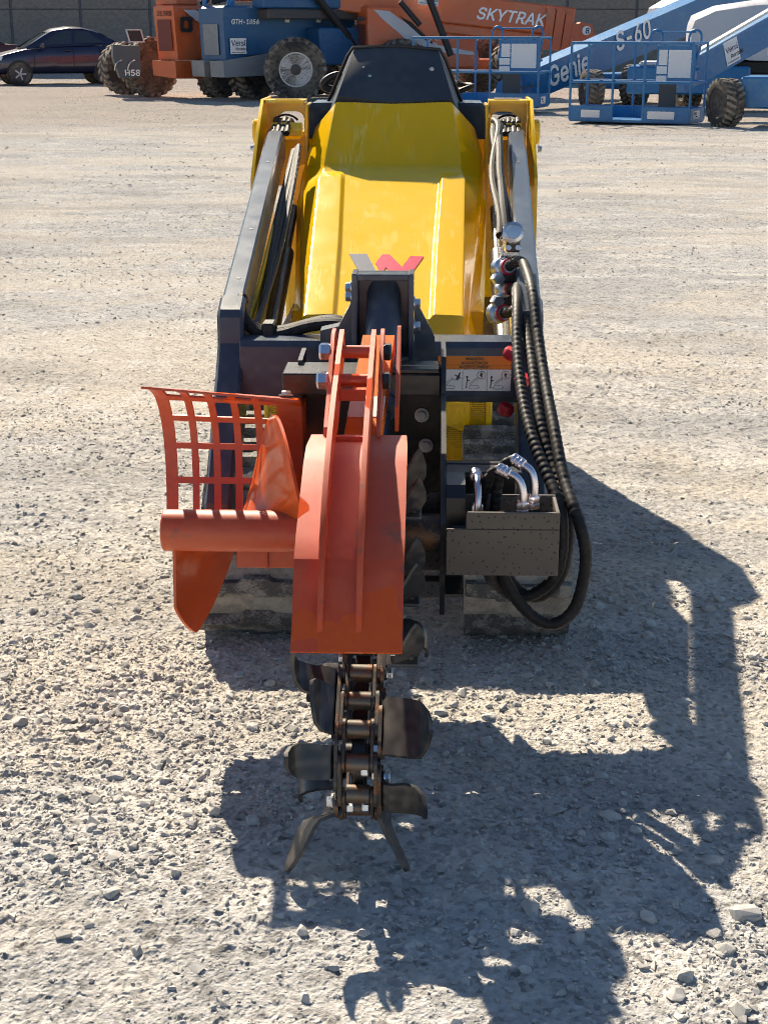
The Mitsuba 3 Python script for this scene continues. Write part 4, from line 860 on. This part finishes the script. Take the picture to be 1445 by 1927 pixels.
add(b1, 'boom', [bx(-.2, 5.5, -.95, -.50, 1.95, 2.55, .03)], 'm_tele_blue')
bo = b1+'__boom'
add(b1, 'boom_rail', bx(-.1, 5.4, -.97, -.50, 1.72, 1.94, .03), 'm_rim_dark')
add(b1, 'lift_cylinder', [cyl((.75, -1.05, 2.6), (2.05, -1.05, 1.35), .085), cyl((2.0, -1.05, 1.40), (2.25, -1.05, 1.15), .06)], 'm_dark', 40)
lettering(bo, 'Genie', .42, (2.2, -.957, 2.10), UX, UZ)
add(b1, 'engine_cover', blk(1.2, 2.5, -1.1, -.6, .75, 1.55), 'm_tele_blue')
add(b1, 'grey_tank', blk(2.52, 3.5, -1.10, -.55, .72, 1.62), 'm_grey_paint')
lettering(b1, 'GTH-1056', .10, (-.82, -.585, 1.62), UX, UZ, italic=.15)
sticker(b1, (-.86, -.590, 1.00), UX, (0, -.01, 1), .42, .33)
for (x, z) in ((.62, 1.66), (-.55, .80), (1.5, 1.66)): add(b1, 'small_sticker', bx(x, x+.11, -.612, -.58, z, z+.13, 0), 'm_cream', False)
sticker(b1, (3.05, -1.105, 1.05), UX, UZ, .40, .33)
wheel(b1, .25, .18, .60, .50, 'm_rim_dark', 10); wheel(b1, .20, -1.50, .68, .50, 'm_rim', -32); wheel(b1, 3.1, -.9, .68, .50, 'm_rim_dark'); wheel(b1, 3.1, .9, .68, .50, 'm_rim_dark')

# --- second orange telehandler, behind the loader
FR = frame(-.72, 35.6, 0, 22)
o2 = thing('long_boom_telehandler', 'orange telehandler behind the loader console with its long lettered boom lowered to the right', 'telehandler')
add(o2, 'engine_pod', hull([(0, -1.0, .7), (.02, -.25, .7), (2.8, -1.0, .7), (2.8, -.25, .7), (-.03, -1.0, 1.95), (0, -.25, 1.95), (1.3, -1.0, 2.0), (1.3, -.3, 2.0), (2.6, -1.0, 1.35), (2.8, -.3, 1.35), (.05, -.95, 2.02), (.05, -.3, 2.02)]), 'm_tele_orange')
add(o2, 'radiator_grille', hull([(-.01, -.86, .95), (.0, -.40, .95), (-.04, -.86, 1.62), (-.03, -.40, 1.62), (.1, -.6, 1.3)]), 'm_grill')
add(o2, 'plaque', hull([(-.035, -.86, 1.70), (-.025, -.38, 1.70), (-.04, -.86, 1.78), (-.03, -.38, 1.78), (.1, -.6, 1.74)]), 'm_zinc')
add(o2, 'stripe', plate(Polygon([(.12, 1.93), (.5, 1.90), (.95, 1.62), (1.45, 1.22), (2.6, 1.02), (2.6, .95), (1.3, 1.05), (1.15, 1.06), (.75, 1.42), (.35, 1.72)]), .008, 'y', -1.012), 'm_cover', False)
add(o2, 'dark_stripe', plate(Polygon([(.75, 1.80), (1.05, 1.66), (1.6, 1.20), (1.5, 1.18), (1.0, 1.58)]), .006, 'y', -1.009), 'm_dark', False)
add(o2, 'vent', [plate(Polygon([(.62, 1.28), (.95, 1.22), (.95, 1.05), (.62, 1.05)]), .006, 'y', -1.007), plate(Polygon([(.62, .98), (1.2, .80), (.62, .80)]), .006, 'y', -1.007)], 'm_grill', False)
lettering(o2, 'JLG', .24, (1.02, -1.022, 1.10), UX, UZ, 'm_cover', italic=.2)
wheel(o2, .7, -1.25, .66, .48, 'm_rim_dark'); wheel(o2, .6, 1.0, .66, .48, 'm_rim_dark'); wheel(o2, 3.7, -1.05, .66, .48, 'm_rim_dark'); wheel(o2, 3.7, 1.0, .66, .48, 'm_rim_dark')
add(o2, 'frame_rail', blk(.2, 4.2, -.6, .6, .55, .85), 'm_tele_orange')
FR = frame(-.98, 34.9, 0, 6)
dn = np.array([1, 0, -.105]); dn /= np.linalg.norm(dn); upv = np.array([.105, 0, 1]); upv /= np.linalg.norm(upv)
bp = add(o2, 'boom', placed(blk(-.5, 5.15, -.30, .34, -.35, 0), (.25, .15, 2.18), dn, upv), 'm_tele_orange')
add(o2, 'boom_underside', placed(blk(.3, 4.6, -.52, -.302, -.33, -.02), (.25, .15, 2.18), dn, upv), 'm_tele_orange')
for i, (xx, h0, h1) in enumerate(((4.46, -.62, .30), (4.68, -.62, .28), (4.90, -.60, .18), (5.08, -.58, .0))):
    add(o2, 'boom_head_plate', placed(plate(Polygon([(xx, h0), (xx+.20, h0), (xx+.21, h1-.10), (xx+.16, h1), (xx+.02, h1)]), .5, 'z', -.42+.02*i), (.25, .15, 2.18), dn, upv), 'm_tele_orange')
add(o2, 'boom_head', placed(plate(Polygon([(5.2, -.65), (5.72, -.62), (5.70, -.30), (5.58, .02), (5.30, .05), (5.2, -.1)]), .36, 'z', -.36), (.25, .15, 2.18), dn, upv), 'm_tele_orange')
lettering(bp, 'SKYTRAK', .25, np.array([.25, .15, 2.18])+dn*2.86+upv*(-.13)+np.array([0, -.008, 0]), dn, upv, italic=.22)
kk = add(o2, 'number_disc', placed(lathe([(.10, 0), (.10, .01)], (0, 0, 0), (0, 0, 1), 24), np.array([.25, .15, 2.18])+dn*5.46+upv*(-.12)+np.array([0, -.004, 0]), dn, upv), 'm_white')
lettering(kk, '8', .12, np.array([.25, .15, 2.18])+dn*5.425+upv*(-.18)+np.array([0, -.016, 0]), dn, upv, 'm_print')
sticker(o2, (1.72, -.215, 2.05), dn, upv, .46, .36)
sticker(o2, np.array([.25, .15, 2.18])+dn*5.30+upv*(-.64)+np.array([0, -.005, 0]), dn, upv, .36, .28)
add(o2, 'lift_cylinder', [cyl((1.95, -.45, 2.15), (2.45, -.45, .95), .075), cyl((1.3, -.4, 2.1), (1.75, -.4, 1.6), .06)], 'm_dark', 40)

# --- boom lifts
def platform(parent, w=2.3, d=.86, z0=.16):
    k = add(parent, 'platform', bx(0, w, 0, d, z0, z0+.045, .006), 'm_sky_blue')
    r = .021
    for (x, y) in ((0, 0), (w*.36, 0), (w*.62, 0), (w, 0), (0, d), (w, d), (w*.40, d), (w*.70, d)):
        add(k, 'post', cyl((x, y, z0+.04), (x, y, z0+1.25), r, 10), 'm_sky_blue')
    loop = [(0, 0), (w, 0), (w, d), (0, d), (0, 0)]
    for z in (1.25, .64):
        for a, b in zip(loop[:-1], loop[1:]):
            add(k, 'rail', cyl((a[0], a[1], z0+z), (b[0], b[1], z0+z), r*1.15, 10), 'm_sky_blue')
    for a, b in ((0, w*.36), (w*.62, w)): add(k, 'toe_board', bx(a, b, -.012, -.002, z0+.02, z0+.26, .002), 'm_sky_blue')
    add(k, 'toe_board', bx(w+.002, w+.012, 0, d, z0+.02, z0+.24, .002), 'm_sky_blue')
    add(k, 'toe_board', bx(0, w, d+.002, d+.012, z0+.02, z0+.24, .002), 'm_sky_blue')
    add(k, 'toe_board', bx(-.012, -.002, 0, d, z0+.02, z0+.24, .002), 'm_sky_blue')
    c = add(k, 'control_box', [bx(w*.60, w*.92, d-.10, d+.06, z0+.60, z0+1.23, .02)], 'm_sky_blue')
    add(k, 'manual_box', bx(w*.64, w*.78, d-.16, d-.11, z0+.14, z0+.60, .01), 'm_rim_dark')
    for (x0_, x1_, z0_, z1_) in ((.70, .90, .70, 1.14), (.62, .69, .90, 1.14), (.605, .69, .76, .88), (.605, .69, .64, .73)): add(k, 'decal', bx(w*x0_, w*x1_, d-.108, d-.103, z0+z0_, z0+z1_, 0), 'm_sticker', False)
    for x in (w*.58, w*.90):
        add(k, 'hoop', tube(curve([(x-.10, d-.03, z0+1.23), (x-.10, d-.03, z0+1.36), (x-.05, d-.03, z0+1.44), (x+.05, d-.03, z0+1.44), (x+.10, d-.03, z0+1.34), (x+.10, d-.03, z0+.85)], 24), r, 8), 'm_sky_blue')
    add(k, 'hoop_bar', cyl((w*.58, d-.03, z0+1.42), (w*.90, d-.03, z0+1.42), .015, 8), 'm_sky_blue')
    for (x0_, x1_) in ((.10, .26), (.66, .88)): add(k, 'decal', bx(w*x0_, w*x1_, -.017, -.0125, z0+.07, z0+.19, 0), 'm_sticker', False)
    sticker(k, (w+.013, .18, z0+.07), (0, 1, 0), UZ, .34, .13)
    add(k, 'foot_pedal', bx(w*.72, w*.84, d-.36, d-.24, z0+.13, z0+.15, .004), 'm_cover')
    return k
# first lift: long lettered boom rising to the right
FR = frame(.55, 29.3, 0, -20)
l1 = thing('boom_lift', 'blue boom lift with lettered boom and its basket just right of the loader console', 'boom lift')
platform(l1, 2.45, .86, .10)
FR = np.eye(4)
def wedge(a, b, w0, h0, w1=None, h1=None):
    a, b = np.array(a, float), np.array(b, float); d = (b-a)/np.linalg.norm(b-a); s_ = np.cross(d, UZ); s_ /= np.linalg.norm(s_); n_ = np.cross(s_, d); w1, h1 = w1 or w0, h1 or h0
    return hull([p+s_*q*w+n_*r*h for p, w, h in ((a, w0, h0), (b, w1, h1)) for q in (-1, 1) for r in (-1, 1)]), d, s_, n_
B0, B1 = np.array([2.72, 30.2, .44]), np.array([8.4, 36.5, 2.35])
m, d_, s_, n_ = wedge(B0, B1, .20, .29, .24, .36)
bm1 = add(l1, 'boom', m, 'm_sky_blue')
lettering(bm1, 'Genie', .38, B0+d_*.55+s_*.222-n_*.16+0*UZ, d_, n_)
lettering(bm1, 'S-60', .38, B0+d_*2.95+s_*.234-n_*.02, d_, n_)
add(l1, 'knuckle', [hull([(2.15, 30.0, .16), (2.95, 30.3, .16), (2.95, 30.3, .70), (2.55, 30.1, .74), (2.2, 30.0, .50), (2.2, 30.4, .2), (2.95, 30.6, .70)])], 'm_sky_blue')
for i in range(3): add(l1, 'bolt', cyl((2.72+.16*i, 29.95+.1*i, .42+.03*i), (2.72+.16*i, 30.1, .42+.03*i), .035, 10), 'm_rim_dark')
FR = frame(8.6, 37.4, 0, 18)
add(l1, 'turret_cover', hull([(-2.3, -.7, 1.5), (1.2, -.7, 1.5), (-2.3, .7, 1.5), (1.2, .7, 1.5), (-2.2, -.66, 2.0), (1.2, -.66, 2.45), (-2.2, .6, 2.0), (1.2, .6, 2.45), (-1.6, -.5, 2.35), (-1.6, .5, 2.35), (-.6, -.5, 2.5), (-.6, .5, 2.5)]), 'm_cover', 40)
FR = frame(3.35, 28.6, 0, 55)
wheel(l1, 3.0, 0, .42, .34, 'm_rim_dark'); wheel(l1, 5.4, .2, .42, .34, 'm_rim_dark')
add(l1, 'chassis', blk(2.9, 5.6, .1, 1.6, .35, .62), 'm_sky_blue')
# second lift: basket nearest, turret and wheels at the right edge
FR = frame(3.10, 25.55, 0, -28)
l2 = thing('boom_lift', 'blue boom lift with grey engine cover at the right edge, nearest basket on the ground', 'boom lift')
platform(l2, 2.05, .80, .03)
FR = np.eye(4)
C0, C1 = np.array([4.95, 26.1, .66]), np.array([8.6, 28.6, 2.35])
m, d_, s_, n_ = wedge(C0, C1, .16, .20, .18, .24)
bm2 = add(l2, 'boom', m, 'm_sky_blue')
m, *_ = wedge(C0+n_*.26-d_*.1, C1+n_*.34, .05, .022)
add(bm2, 'cable_tray', m, 'm_cream')
sticker(bm2, C0+d_*1.05+s_*.172-n_*.16, d_, n_, .34, .40)
FR = frame(4.08, 30.2, 0, -78)
wheel(l2, 0, 0, .38, .32, 'm_rim_dark'); wheel(l2, 6.1, .05, .38, .32, 'm_rim_dark', 6); wheel(l2, .1, 2.0, .38, .32, 'm_rim_dark'); wheel(l2, 6.1, 2.1, .38, .32, 'm_rim_dark')
FR = frame(5.0, 29.3, 0, -12)
ch_ = add(l2, 'chassis', [blk(-.35, 1.9, -.5, 1.4, .34, .84)], 'm_sky_blue')
add(l2, 'chassis_top', blk(-.15, 1.0, -.4, 1.2, .84, .92), 'm_cover')
lettering(ch_, '4x4', .20, (.45, -.51, .55), UX, UZ)
FR = frame(6.35, 24.9, 0, -20)
add(l2, 'axle_beam', blk(-.45, 1.2, -1.0, .2, .30, .78), 'm_sky_blue')
FR = frame(7.25, 29.6, 0, -8)
tc_ = add(l2, 'turret_cover', loft([[(x, -.9, z0_), (x, .9, z0_), (x, .9, z1_-.12), (x, .6, z1_), (x, -.72, z1_), (x, -.9, z1_-.10)] for x, z0_, z1_ in ((-1.42, 1.25, 1.60), (-1.36, 1.15, 1.76), (-1.0, 1.02, 1.92), (-.3, .95, 2.02), (.6, .92, 2.06), (2.2, .92, 2.06))]), 'm_cover', 30)
add(l2, 'turntable', blk(-1.2, 2.0, -.7, .7, .70, .94), 'm_dark')
lettering(tc_, 'Genie', .22, (-.15, -.908, 1.40), UX, UZ, 'm_grey_paint')
FR = np.eye(4)
